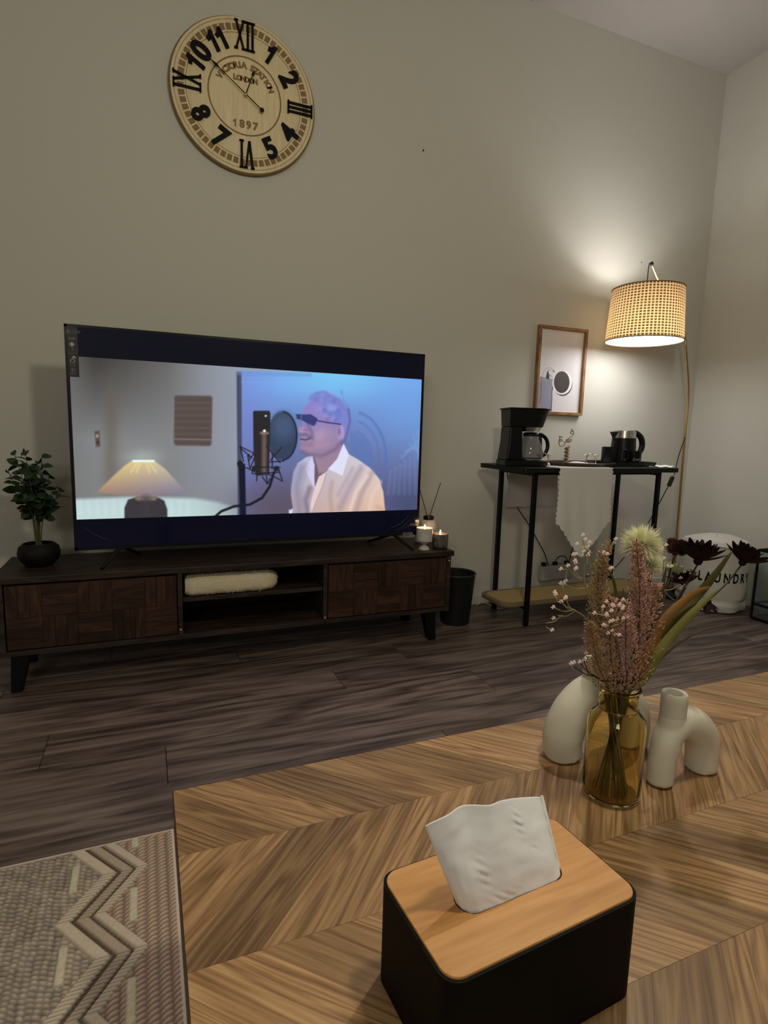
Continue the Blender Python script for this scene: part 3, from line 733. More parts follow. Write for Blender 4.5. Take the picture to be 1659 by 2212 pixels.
def front_bot(u):
    t = abs(u-.5)/.5
    base = .555 if t > .93 else .365+(.555-.365)*(t/.93)**1.0
    return base+.010*(1-abs(math.sin(u*math.pi*14)))
runner_panel('front_drop', None, RY0-.003, ZT+.002, front_bot, 140, 120)
runner_panel('back_drop', None, RY1+.004, ZT+.002, lambda u: .585+.001*math.sin(u*30), sgn=1, wav=.003)
b = MB(); b.add([(xL, RY0-.006, ZT+.0005), (xR, RY0-.006, ZT+.0005), (xR, RY1+.007, ZT+.0005), (xL, RY1+.007, ZT+.0005), (xL, RY0-.006, ZT+.002), (xR, RY0-.006, ZT+.002), (xR, RY1+.007, ZT+.002), (xL, RY1+.007, ZT+.002)], [(0,3,2,1),(4,5,6,7),(0,1,5,4),(1,2,6,5),(2,3,7,6),(3,0,4,7)])
b.build('flat_middle', CLOTHW, run)

# coffee maker (front faces along local +x)
cm = thing('coffee_maker', 'black drip coffee maker with glass carafe at the left end of the console', 'coffee maker', (1.825, 2.50, ZT), math.radians(-14))
def oval(x0, x1, w, k=14):
    r = w/2; p = [(x0, -r*.86), (x0, r*.86)]
    for i in range(k+1):
        a = math.radians(90-180*i/k); p.append((x1-r+r*math.cos(a), r*math.sin(a)))
    return p[::-1]
b = MB(); b.prism(oval(-.125, .125, .165), 0, .030); b.build('base', BLACKPL, cm, bevel=.005)
b = MB(); v = []
for z, xa, xb in ((.030, -.122, -.030), (.12, -.110, -.038), (.20, -.108, -.040)):
    v += [(xa, -.07, z), (xb, -.07, z), (xb, .07, z), (xa, .07, z)]
b.add(v, [(0,3,2,1),(8,9,10,11)]+[(r*4+i, r*4+(i+1) % 4, r*4+4+(i+1) % 4, r*4+4+i) for r in range(2) for i in range(4)]); b.build('water_tank', BLACKPL, cm, bevel=.008)
b = MB()
lo, hi = oval(-.108, .088, .150), oval(-.112, .118, .172); n_ = len(lo)
b.add([(p[0], p[1], .200) for p in lo]+[(p[0], p[1], .288) for p in hi], [tuple(range(n_)), tuple(range(2*n_-1, n_-1, -1))]+[(i, n_+i, n_+(i+1) % n_, (i+1) % n_) for i in range(n_)]); b.build('filter_basket', BLACKPL, cm, bevel=.004)
b = MB(); b.prism(oval(-.118, .126, .182), .288, .296); b.build('lid', BLACKPL, cm, bevel=.003)
b = MB(); b.lathe([(.052, .178), (.064, .2005)], 32, (.020, 0, 0)); tag(b.build('steel_band', STEEL, cm, smooth=True), 'shiny steel band under the filter')
b = MB(); b.lathe([(.058, .0305), (.062, .034), (.062, .037), (.03, .037)], 32, (.032, 0, 0)); tag(b.build('hot_plate', STEEL, cm, smooth=True), 'steel warming plate')
b = MB(); b.lathe([(.060, .038), (.068, .045), (.070, .062), (.058, .105), (.042, .142), (.040, .160), (.038, .160), (.040, .142), (.056, .105), (.068, .062), (.066, .047), (.058, .041)], 32, (.032, 0, 0), caps=True)
car = tag(b.build('carafe', mat('smoked_glass', (.55, .55, .57), .03, trans=.85), cm, smooth=True), 'clear glass carafe')
b = MB(); b.lathe([(.041, .155), (.041, .166), (.034, .174), (.006, .176)], 24, (.032, 0, 0)); b.build('carafe_lid', BLACKPL, car, smooth=True)
b = MB(); b.tube(curve_pts([(.064, 0, .160), (.095, 0, .162), (.122, 0, .135), (.128, 0, .095), (.112, 0, .060), (.092, 0, .052)], 6), .0085, 10, flat=1.2); b.tube([(.085, 0, .158), (.090, 0, .10), (.096, 0, .054)], .008, 8)
b.build('carafe_handle', BLACKPL, car, smooth=True)

# round wooden tray, napkin, arch candle holders, curly twig
tr = thing('wooden_tray', 'dark brown round wooden tray on the white runner', 'tray', (2.215, 2.52, ZT+.0022))
b = MB(); b.M = Matrix.Diagonal((1.12, .86, 1, 1)); b.lathe([(.165, 0), (.180, .003), (.186, .018), (.181, .0195), (.175, .006), (.02, .005)], 64); b.build('tray_dish', mat('tray_brown', srgb((62, 44, 32)), .45, var=.25, vscale=20), tr, smooth=True)
nap = thing('napkin', 'white paper napkin lying in the brown wooden tray', 'napkin', (2.24, 2.52, ZT+.0085))
vs, fs = [], []
for j in range(13):
    for i in range(13):
        x, y = -.12+.02*i, -.075+.0125*j
        vs.append((x, y, .002+.011*math.exp(-((x-.0)**2)/.0012)*(.5+.5*math.sin(y*18+1))+.0015*math.sin(x*60)*math.sin(y*50)))
for j in range(12):
    for i in range(12): a = j*13+i; fs.append((a, a+1, a+14, a+13))
o = MB().add(vs, fs).build('napkin_sheet', CLOTHW, nap, smooth=True); o.modifiers.new('t', 'SOLIDIFY').thickness = .0008
GLGOLD = mat('gold_tinted_glass', (.78, .66, .48), .08, metal=.55, trans=.3)
def arch_holder(x, y, rz, label):
    t = thing('candle_holder', label, 'candle holder', (x, y, ZT+.0090), rz, 'small arched candle holders on the tray'); t.scale = (1.25, 1.25, 1.6)
    b = MB(); b.tube([(-.028*math.cos(a)*1.0, 0, .012+.026*math.sin(a)) for a in np.linspace(0, math.pi, 16)], .0013, 8); b.build('arch', GLGOLD, t, smooth=True)
    for s_ in (-1, 1):
        b = MB(); b.lathe([(.008, 0), (.009, .001), (.0025, .006), (.0022, .018), (.004, .024), (.014, .033), (.0135, .0335), (.003, .026)], 18, (s_*.030, 0, 0)); b.build('cup', GLGOLD, t, smooth=True)
p1 = at(1180, 990, 2.45); p2 = at(1284, 990, 2.45)
arch_holder(p1.x-.012, 2.455, math.radians(12), 'gold tinted arched candle holder at the left of the tray, beside the carafe')
arch_holder(p2.x, 2.475, math.radians(6), 'gold tinted arched candle holder at the right of the tray, by the black mugs')
tw = thing('curly_twig', 'pale brown dried curly twig standing behind the wooden tray', 'twig', at(1223, 1000, 2.60))
tw.location.z = ZT+.0022; twx = tw.location.x; BR = mat('twig_brown', srgb((150, 122, 100)), .8)
b = MB(); P = [(.010*math.cos(k*.62), .010*math.sin(k*.62), .004+k*.0019) for k in range(52)]; b.tube(P, .0058, 7); b.build('coiled_stem', BR, tw, smooth=True)
def tw_pts(l): return [Vector(((at(x, y, 2.60)).x-twx, .0, (at(x, y, 2.60)).z-ZT-.0022)) for x, y in l]
zt = lambda x, y: (1170+x/11.06, 915+y/11.06)
for l in ([zt(*p) for p in ((565, 470), (530, 520), (470, 545), (420, 500), (415, 430), (430, 360), (425, 300))], [zt(*p) for p in ((580, 450), (590, 390), (640, 375), (655, 420), (610, 440), (680, 440), (715, 385), (680, 375))],
          [zt(*p) for p in ((600, 440), (640, 370), (700, 315), (760, 260), (755, 180), (705, 130))], [zt(*p) for p in ((430, 400), (460, 370), (490, 400), (465, 425), (435, 415))], [zt(*p) for p in ((425, 300), (470, 315), (500, 325))], [zt(*p) for p in ((570, 450), (535, 440), (525, 425))], [zt(*p) for p in ((755, 180), (700, 190), (690, 230), (740, 245))]):
    b = MB(); b.tube(curve_pts(tw_pts(l), 6), .0028, 6); b.build('tendril', BR, tw, smooth=True)
    
# black tray, mugs, kettle, doily
bt = thing('black_tray', 'black rectangular tray under the kettle and mugs', 'tray', (2.555, 2.56, ZT+.0024), math.radians(4))
b = MB(); b.prism(rrect(-.165, .165, -.105, .105, .01, 3), 0, .006); b.build('tray_base', BLACKPL, bt)
b = MB()
for a_ in ((-.165, .165, -.105, -.099), (-.165, .165, .099, .105), (-.165, -.159, -.099, .099), (.159, .165, -.099, .099)): b.box(*a_, .006, .022)
b.build('tray_rim', BLACKPL, bt)
MUG = mat('black_stoneware', (.004, .004, .005), .3, spec=.35)
def mug(x, y, r, h_, rz, label, group='black mugs by the kettle'):
    t = thing('mug', label, 'mug', (x, y, ZT+.0087), rz, group)
    b = MB(); b.lathe([(r*.80, 0), (r*.92, .004), (r, .02), (r, h_), (r-.0035, h_), (r-.004, .02), (r*.8, .006)], 36); b.build('cup', MUG, t, smooth=True)
    b = MB(); b.tube(curve_pts([(r-.002, 0, h_*.82), (r+.022, 0, h_*.80), (r+.028, 0, h_*.5), (r+.016, 0, h_*.25), (r-.002, 0, h_*.22)], 6), .0042, 8, flat=1.4); b.build('handle', MUG, t, smooth=True)
    return t
mug(2.440, 2.515, .060, .098, math.radians(-25), 'wide black mug nearest the wooden tray')
mug(2.530, 2.600, .048, .096, math.radians(-20), 'black mug partly hidden between the wide mug and the kettle')
m3 = mug(2.580, 2.495, .040, .078, math.radians(35), 'small black mug with white script in front of the kettle')
v, f = text_geo('Dear', .022, .0001, .0003)
b = MB()
for q in [0]:
    vv = []
    for (x, y, z) in v:
        a = math.radians(-90-20-35)+x/.0405; vv.append((.0412*math.cos(a), .0412*math.sin(a), .032+y+x*.1))
    b.add(vv, f)
tag(b.build('script_print', mat('white_print', (.5, .5, .5), .5), m3), 'small white script lettering')
ke = thing('kettle', 'black and steel electric kettle behind the black mugs', 'kettle', (2.60, 2.600, ZT+.0087), math.radians(-8))
b = MB(); b.lathe([(.075, 0), (.078, .004), (.078, .018), (.074, .020), (.074, .024), (.066, .150), (.060, .150)], 40); b.build('body', BLACKPL, ke, smooth=True)
b = MB(); b.lathe([(.0665, .150), (.064, .190), (.060, .190), (.055, .150)], 40); tag(b.build('steel_collar', STEEL, ke, smooth=True), 'brushed steel collar')
b = MB(); b.lathe([(.060, .188), (.057, .194), (.03, .197), (.004, .198)], 32); b.build('lid', STEEL, ke, smooth=True)
b = MB(); b.add([(-.052, -.032, .186), (-.052, .032, .186), (-.100, 0, .184), (-.060, 0, .118), (-.048, -.026, .150), (-.048, .026, .150)], [(0, 2, 1), (0, 4, 3, 2), (1, 2, 3, 5), (0, 1, 5, 4), (3, 4, 5)]); b.build('spout', STEEL, ke)
b = MB(); b.tube(curve_pts([(.060, 0, .180), (.085, 0, .178), (.118, 0, .150), (.128, 0, .105), (.112, 0, .062), (.080, 0, .035)], 8), [.010+.004*math.sin(math.pi*i/40) for i in range(41)], 10, flat=1.35); b.build('handle', BLACKPL, ke, smooth=True)
dz = thing('doily', 'white lace doily hanging over the right end of the console', 'doily', (2.745, 2.47, ZT+.001))
vs = [(0, 0, .002)]; n = 72
for k in range(1, 9):
    for i in range(n):
        a = 2*math.pi*i/n; r = .085*k/8*(1+(.06*abs(math.sin(a*9)) if k == 8 else 0)); vs.append((r*math.cos(a)*.9, r*math.sin(a), .0022+.0018*(k/8)*math.sin(a*9)+(.004 if k == 8 else 0)*max(0, math.cos(a))))
fs = [(0, 1+i, 1+(i+1) % n) for i in range(n)]+[(1+(k-1)*n+i, 1+k*n+i, 1+k*n+(i+1) % n, 1+(k-1)*n+(i+1) % n) for k in range(1, 8) for i in range(n)]
o = MB().add(vs, fs).build('lace', CLOTHW, dz, smooth=True); o.modifiers.new('t', 'SOLIDIFY').thickness = .0012

# framed print
fx0, fx1, fz0, fz1 = 2.098, 2.446, 1.125, 1.628
art = thing('framed_print', 'oak framed print of a dark coffee cup and grey figure above the coffee maker', 'picture', (0, 0, 0))
for a_ in ((fx0, fx1, fz1-.016, fz1), (fx0, fx1, fz0, fz0+.016)):
    o = MB().box(-(fx1-fx0)/2, (fx1-fx0)/2, -.028, 0, -.008, .008).build('frame_bar', OAK, art, bevel=.001); o.location = ((fx0+fx1)/2, YB-.001, (a_[2]+a_[3])/2)
for xx in (fx0+.008, fx1-.008):
    L_ = fz1-fz0-.032; o = MB().box(-L_/2, L_/2, -.028, 0, -.008, .008).build('frame_bar', OAK, art, bevel=.001); o.location = (xx, YB-.001, (fz0+fz1)/2); o.rotation_euler = (0, math.radians(90), 0)
nx, ny = 150, 210
gx = np.linspace(fx0+.014, fx1-.014, nx); gz = np.linspace(fz0+.014, fz1-.014, ny); GX, GZ = np.meshgrid(gx, gz)
P3 = np.stack([GX.ravel(), np.full(GX.size, YB-.010), GZ.ravel()], 1); px, py = proj_np(P3)
U = (px-1130)*10.053; V = (py-690)*10.053
pt = Paint(U, V, (226, 222, 230))
pt.glow(600, 1500, 500, 400, (232, 230, 240), .4)
pt.poly([(360, 1250), (390, 1240), (450, 1262), (520, 1290), (650, 1300), (652, 1480), (625, 1600), (622, 1750), (605, 2060), (300, 2060), (310, 1850), (300, 1650), (320, 1400)], (164, 162, 186), soft=6)
for i in range(24):
    x0 = 330+i*13; pt.line([(x0, 1300+random.uniform(0, 80)), (x0-10+random.uniform(-8, 8), 1600), (x0-4, 1990)], 4, (104, 104, 132), soft=3, a=.6)
pt.line([(400, 1270), (385, 1500), (392, 1650), (350, 1830)], 9, (52, 52, 78), soft=4)
pt.line([(652, 1440), (625, 1560), (625, 1750), (600, 2060)], 13, (42, 42, 66), soft=4)
pt.line([(360, 1252), (450, 1258), (540, 1296), (650, 1300)], 7, (60, 64, 84), soft=3)
pt.line([(415, 1230), (450, 1130), (500, 1065), (580, 1045), (640, 1080), (680, 1140)], 6, (110, 110, 112), soft=3)
pt.line([(560, 1090), (600, 1095), (680, 1150)], 5, (90, 88, 96), soft=3)
pt.poly([(640, 1110), (660, 1105), (690, 1155), (665, 1145)], (60, 58, 70), soft=3)
pt.poly([(520, 1140), (580, 1080), (545, 1140), (565, 1200), (570, 1295), (492, 1280), (500, 1220)], (50, 42, 60), soft=3)
pt.line([(575, 1205), (630, 1245)], 14, (120, 104, 118), soft=5)
pt.ell(862, 1400, 205, 262, (30, 26, 36), 4, rot=.05); pt.ell(850, 1375, 212, 262, (244, 244, 248), 4, rot=.05)
pt.ell(838, 1362, 170, 236, (66, 58, 62), 5, rot=.02); pt.glow(850, 1430, 70, 120, (82, 66, 64), .7)
grid_mesh('print_sheet', P3, nx, ny, pt.c, vcol_mat('art_print', rough=.55, spec=.4), art)

# ------------------------------------------------------------------ arc floor lamp
SHC = Vector((2.587, 2.505, 0)); SR, SRT, SZ0, SZ1 = .204, .186, 1.536, 1.815
lamp = thing('floor_lamp', 'tall brass arc floor lamp with a checked woven drum shade in the corner', 'lamp', (3.13, 2.60, 0))
lo_ = Vector(lamp.location)
def L_(p): return Vector(p)-lo_
b = MB(); b.lathe([(.13, 0), (.135, .004), (.135, .016), (.12, .022), (.015, .024), (.012, .05)], 48); tag(b.build('base', BLACKMT, lamp, smooth=True), 'round black base')
pole = curve_pts([L_((3.135, 2.62, .03)), L_((3.132, 2.62, .44)), L_((3.115, 2.62, 1.0)), L_(at(1487, 850, 2.62)), L_(at(1482, 760, 2.60)), L_(at(1477, 718, 2.60)), L_(at(1452, 650, 2.575)), L_(at(1424, 608, 2.54)), L_(at(1409, 574, 2.49))], 8)
b = MB(); b.tube(pole, [.0085-.0035*i/len(pole) for i in range(len(pole))], 12); tag(b.build('pole', BRASS, lamp, smooth=True), 'curved brass pole')
tip = L_(at(1408, 570, 2.485))
b = MB(); b.sphere(tip, .0095, 12, 8, (1, 1, 1.3)); b.build('end_cap', BLACKPL, lamp, smooth=True)
b = MB(); b.tube(curve_pts([tip, tip+Vector((-.016, .004, -.012)), L_((SHC.x-.01, SHC.y, 1.78)), L_((SHC.x, SHC.y, 1.73))], 6), .0028, 8); tag(b.build('cord', BLACKPL, lamp, smooth=True), 'black hanging cord')
b = MB(); b.lathe([(.010, .09), (.018, .085), (.020, .04), (.018, .036)], 20, L_((LAMP.x, LAMP.y, LAMP.z))); tag(b.build('socket', BLACKPL, lamp, smooth=True), 'black bulb socket')
SHADE = bpy.data.materials.new('woven_shade'); SHADE.use_nodes = True
nt = SHADE.node_tree; N = nt.nodes; Lk = nt.links; N.clear()
out = N.new('ShaderNodeOutputMaterial'); uv = N.new('ShaderNodeTexCoord'); sp = N.new('ShaderNodeSeparateXYZ'); Lk.new(uv.outputs['Object'], sp.inputs[0])
at2 = N.new('ShaderNodeMath'); at2.operation = 'ARCTAN2'; Lk.new(sp.outputs[1], at2.inputs[0]); Lk.new(sp.outputs[0], at2.inputs[1])
def wave(inp, k):
    m1 = N.new('ShaderNodeMath'); m1.operation = 'MULTIPLY'; m1.inputs[1].default_value = k; Lk.new(inp, m1.inputs[0])
    m2 = N.new('ShaderNodeMath'); m2.operation = 'FRACT'; Lk.new(m1.outputs[0], m2.inputs[0])
    m3_ = N.new('ShaderNodeMath'); m3_.operation = 'GREATER_THAN'; m3_.inputs[1].default_value = .32; Lk.new(m2.outputs[0], m3_.inputs[0]); return m3_.outputs[0]
wa = wave(at2.outputs[0], 66/(2*math.pi)); wz = wave(sp.outputs[2], 19/(SZ1-SZ0))
mm = N.new('ShaderNodeMath'); mm.operation = 'MULTIPLY'; Lk.new(wa, mm.inputs[0]); Lk.new(wz, mm.inputs[1])
def mixc(c0, c1):
    mc = N.new('ShaderNodeMix'); mc.data_type = 'RGBA'; Lk.new(mm.outputs[0], mc.inputs[0]); mc.inputs[6].default_value = (*c0, 1); mc.inputs[7].default_value = (*c1, 1); return mc.outputs[2]
df = N.new('ShaderNodeBsdfDiffuse'); tl = N.new('ShaderNodeBsdfTranslucent'); mxs = N.new('ShaderNodeMixShader'); mxs.inputs[0].default_value = .5
Lk.new(mixc((.85, .68, .45), (.34, .23, .12)), df.inputs[0]); Lk.new(mixc((.46, .35, .21), (.058, .033, .013)), tl.inputs[0])
Lk.new(df.outputs[0], mxs.inputs[1]); Lk.new(tl.outputs[0], mxs.inputs[2]); Lk.new(mxs.outputs[0], out.inputs[0])
b = MB(); b.lathe([(SR, 0), (SRT, SZ1-SZ0)], 96, caps=False)
sh = b.build('lamp_shade', SHADE, lamp, smooth=True); sh.location = L_((SHC.x, SHC.y, SZ0)); tag(sh, 'tan checked woven drum shade')
INN = bpy.data.materials.new('shade_lining'); INN.use_nodes = True
nt = INN.node_tree; N2 = nt.nodes; N2.clear(); o2 = N2.new('ShaderNodeOutputMaterial'); d2 = N2.new('ShaderNodeBsdfDiffuse'); t2 = N2.new('ShaderNodeBsdfTranslucent'); m2 = N2.new('ShaderNodeMixShader'); m2.inputs[0].default_value = .35
d2.inputs[0].default_value = (.92, .90, .86, 1); t2.inputs[0].default_value = (.95, .85, .7, 1); nt.links.new(d2.outputs[0], m2.inputs[1]); nt.links.new(t2.outputs[0], m2.inputs[2]); nt.links.new(m2.outputs[0], o2.inputs[0])
b = MB(); b.lathe([(SR-.003, .001), (SRT-.003, SZ1-SZ0-.001)], 64, caps=False); o = b.build('shade_lining', INN, sh, smooth=True); tag(o, 'white inner lining of the shade')
RIMM = mat('shade_rim', srgb((120, 92, 58)), .7)
for r_, z_ in ((SR, 0), (SRT, SZ1-SZ0)):
    b = MB(); b.tube([(r_*math.cos(a), r_*math.sin(a), z_) for a in np.linspace(0, 2*math.pi, 72, endpoint=False)], .003, 6, closed=True); o = b.build('shade_rim', RIMM, sh, smooth=True)
b = MB()
for k in range(3):
    a = math.radians(20+120*k); b.tube([(0, 0, SZ1-SZ0-.045), (SRT*math.cos(a), SRT*math.sin(a), SZ1-SZ0-.004)], .0018, 6)
o = b.build('shade_spider', BLACKMT, sh, smooth=True)
BULBM = mat('bulb_glow', (1, 1, 1), .5, emit=(1.0, .94, .86), es=6.0)
b = MB(); b.sphere(L_(LAMP), .027, 20, 14); bo = b.build('bulb', BULBM, lamp, smooth=True); tag(bo, 'glowing white bulb')
bo.visible_shadow = True
DIFF = mat('shade_diffuser', (.9, .9, .88), .6, emit=(1.0, .975, .93), es=11)
b = MB(); b.lathe([(SR-.006, 0), (SR-.006, .0015)], 64); o = b.build('diffuser', DIFF, sh, smooth=True); o.location = (0, 0, .006); tag(o, 'glowing white diffuser closing the bottom of the shade')

# lamp cable with inline switch
cab2 = [at(1480, 945, 2.60), at(1466, 985, 2.58), at(1458, 1018, 2.50), at(1449, 1040, 2.46), at(1400, 1130, 2.70), at(1362, 1185, 2.76), at(1320, 1232, 2.79), at(1265, 1245, 2.79)]
lc = thing('lamp_cable', 'thin black lamp cable with inline switch running down behind the console', 'cable', cab2[0])
b = MB(); b.tube(curve_pts([p-cab2[0] for p in cab2], 8), .0028, 7); b.build('cable', BLACKPL, lc, smooth=True)
b = MB(); q = cab2[3]-cab2[0]; b.M = Matrix.Translation(q)@Matrix.Rotation(math.radians(25), 4, 'Y'); b.prism(rrect(-.011, .011, -.009, .009, .004, 3), -.030, .030); tag(b.build('switch', mat('switch_grey', (.03, .035, .035), .4), lc, bevel=.002), 'dark grey inline switch')

# power strip on the wall with plugs, and two appliance cables
ps = thing('power_strip', 'pale grey power strip against the wall above the rattan shelf', 'power strip', (2.335, 2.792, .165), 0)
b = MB(); b.M = Matrix.Rotation(math.radians(-2), 4, 'Y'); b.prism(rrect(-.125, .115, -.025, .024, .012, 4), -.045, .045); tag(b.build('housing', mat('strip_plastic', (.42, .41, .44), .45), ps, bevel=.006), 'grey plastic housing')
for x_ in (-.105, -.02, .07):
    b = MB(); b.box(x_-.012, x_+.014, -.018, .006, .045, .066); b.build('plug', BLACKPL, ps, bevel=.004)
b = MB(); b.tube(curve_pts([(-.02, -.01, .066), (-.005, -.01, .092), (.03, -.01, .10), (.06, -.01, .09), (.07, -.01, .066)], 6), .003, 6); b.build('cable_loop', BLACKPL, ps, smooth=True)
def cable(label, pts, m=BLACKPL, r=.003):
    b = MB(); b.tube(curve_pts(pts, 8), r, 7); tag(b.build('power_cable', m, smooth=True), label, 'cable')
cable('black cable curving down from the coffee maker to the power strip', [Vector((1.90, 2.752, ZT-.01)), at(1097, 1032, 2.775), at(1112, 1085, 2.785), at(1140, 1130, 2.79), at(1160, 1165, 2.79), at(1176, 1195, 2.79), at(1184, 1220, 2.785)])
cable('short black cable hanging below the cloth point to the power strip', [Vector((2.50, 2.752, ZT-.01)), at(1262, 1110, 2.79), at(1245, 1160, 2.79), at(1234, 1195, 2.79), at(1226, 1224, 2.785)])
cable('thin white cable lying on the floor between the bin and console', [onz(1030, 1307, .004), onz(1045, 1302, .004), onz(1062, 1309, .004), onz(1078, 1315, .004), onz(1095, 1313, .004)], mat('white_cable', (.55, .55, .53), .5), .0035)

# waste bin
wb = thing('waste_bin', 'dark charcoal round waste bin between tv cabinet and console', 'bin', (1.500, 2.575, 0))
b = MB(); b.lathe([(.070, 0), (.076, .004), (.098, .262), (.100, .270), (.096, .272), (.091, .268), (.072, .012)], 56); b.build('bucket', mat('bin_charcoal', (.010, .0115, .012), .5, spec=.3), wb, smooth=True)
b = MB(); b.tube([(.0985*math.cos(a), .0985*math.sin(a), .270) for a in np.linspace(0, 2*math.pi, 56, endpoint=False)], .0035, 8, closed=True); b.build('rim', mat('bin_charcoal_rim', (.03, .032, .034), .45), wb, smooth=True)

# ------------------------------------------------------------------ things on the TV cabinet
ZC_ = .44
pp = onz(85, 1222, ZC_)
plant = thing('potted_plant', 'small green leafy plant in a round black pot at the left end of the cabinet', 'plant', (-.400, 2.545, ZC_))
b = MB(); b.lathe([(.036, 0), (.052, .006), (.070, .028), (.075, .050), (.070, .074), (.056, .088), (.050, .088), (.054, .074), (.03, .070)], 40); tag(b.build('pot', mat('pot_black', (.007, .007, .007), .6, spec=.25, bump=.2, bscale=80), plant, smooth=True), 'round matte black pot')
b = MB(); b.lathe([(.054, .068), (.04, .076), (.01, .079)], 24); b.build('soil', mat('dry_moss', srgb((72, 62, 34)), .95, var=.4, vscale=60), plant, smooth=True)
LEAF = mat('dark_leaf', srgb((34, 58, 34)), .5, var=.25, vscale=30)
def leaf_mesh(name, L, w, m, fold=.25, curl=.3, nseg=6):
    vs, fs = [], []
    for i in range(nseg+1):
        t = i/nseg; ww = w*math.sin(math.pi*min(1, t*.92+.04))**.8*(1 if i not in (0,) else .25); x = L*t; z = -curl*L*t*t
        vs += [(x, -ww, z+fold*ww), (x, 0, z), (x, ww, z+fold*ww)]
    for i in range(nseg):
        a = i*3; fs += [(a, a+3, a+4, a+1), (a+1, a+4, a+5, a+2)]
    me = bpy.data.meshes.new(name); me.from_pydata(vs, [], fs); me.materials.append(m); me.shade_smooth(); return me
lm = leaf_mesh('leaf', .050, .022, LEAF, curl=.45, fold=.15)
random.seed(11)
def quat_dir(d, roll=0): return Vector(d).to_track_quat('X', 'Z').to_matrix().to_4x4()@Matrix.Rotation(roll, 4, 'X')
stems = [(-.055, .01, .43), (-.02, -.02, .45), (.02, .02, .42), (.045, -.01, .36), (-.075, 0, .37), (.07, .02, .30), (0, .03, .40), (-.045, -.02, .34)]
for sx_, sy_, h_ in stems:
    P = curve_pts([(sx_*.1, sy_*.1, .07), (sx_*.25, sy_*.3, .07+h_*.35), (sx_*.7, sy_, h_*.75), (sx_*1.15, sy_*1.3, h_)], 6)
    b = MB(); b.tube(P, [.0022-.0012*i/len(P) for i in range(len(P))], 6); stob = b.build('stem', mat('plant_stem', srgb((84, 80, 48)), .7), plant, smooth=True)
    for k in range(19):
        t = .36+.64*k/18; p = P[min(len(P)-1, int(t*(len(P)-1)))]
        a = k*2.4+sx_*60; d = Vector((math.cos(a), math.sin(a)*.8, random.uniform(-.5, .9)))
        o = bpy.data.objects.new('leaf', lm); C.objects.link(o); o.parent = stob
        s_ = random.uniform(.55, 1.0)*(1 if t < .9 else .8)
        o.matrix_local = Matrix.Translation(p)@quat_dir(d, random.uniform(-1.2, 1.2))@Matrix.Diagonal((s_, s_, s_, 1))

def candle_wax(parent, r, z, zf):
    b = MB(); b.lathe([(r, z-.006), (r, z), (.003, z+.0005)], 28); tag(b.build('wax', mat('candle_wax', (.80, .62, .42), .4, emit=(1.0, .42, .14), es=.5), parent, smooth=True), 'cream wax')
    b = MB(); b.tube([(0, 0, z), (.001, 0, z+.009)], .0009, 6); b.build('wick', BLACKPL, parent)
    b = MB(); b.lathe([(.0005, zf), (.0032, zf+.004), (.0042, zf+.009), (.0025, zf+.017), (.0004, zf+.024)], 12); tag(b.build('flame', mat('flame', (1, .8, .4), .5, emit=(1.0, .72, .38), es=22), parent, smooth=True), 'yellow flame')
g1 = thing('goblet_candle', 'lit candle in a milky white footed glass on the right end of the cabinet', 'candle', (1.225, 2.425, ZC_))
b = MB(); b.lathe([(.026, 0), (.027, .003), (.020, .014), (.009, .022), (.009, .026), (.024, .033), (.038, .044), (.040, .075), (.0405, .106), (.0385, .106), (.038, .075), (.034, .048), (.01, .038)], 44)
b.build('footed_glass', mat('milky_glass', (.56, .54, .53), .25, var=.12, vscale=30, spec=.6), g1, smooth=True)
candle_wax(g1, .0375, .094, .099)
g2 = thing('jar_candle', 'lit candle in a silver glass jar at the right corner of the cabinet', 'candle', (1.316, 2.435, ZC_))
b = MB(); b.lathe([(.030, 0), (.037, .005), (.040, .014), (.040, .072), (.038, .0725), (.037, .014), (.02, .008)], 44); b.build('jar', mat('smoky_silver', (.36, .33, .31), .18, metal=.85), g2, smooth=True)
candle_wax(g2, .0368, .062, .067)
for (gx_, gy_) in ((1.225, 2.425), (1.316, 2.435)):
    point('candle_light', (gx_, gy_, ZC_+.125), .10, (1.0, .58, .25), .006)
bx = thing('small_box', 'pale box behind the goblet candle, carrying the reed diffuser', 'box', (1.330, 2.60, ZC_), math.radians(-3))
b = MB(); b.box(-.062, .046, -.03, .03, 0, .058); b.build('carton', mat('pale_carton', (.50, .47, .45), .7), bx, bevel=.002)
rd = thing('reed_diffuser', 'round white bottle diffuser with black collar and two dark reeds', 'diffuser', (1.333, 2.60, ZC_+.0585))
b = MB(); b.lathe([(.030, 0), (.041, .006), (.043, .028), (.040, .046), (.028, .056), (.014, .058)], 40); b.build('bottle', mat('white_bottle', (.66, .60, .56), .35), rd, smooth=True)
b = MB(); b.lathe([(.018, .056), (.026, .059), (.028, .068), (.026, .077), (.018, .080), (.008, .080)], 32); b.build('collar', mat('black_gloss', (.008, .008, .008), .12), rd, smooth=True)
for dx_ in (-.062, .068):
    b = MB(); b.tube([(-dx_*.12, 0, .03), (dx_, .012, .245)], .0019, 7); b.build('reed', mat('black_reed', (.010, .008, .007), .7), rd, smooth=True)

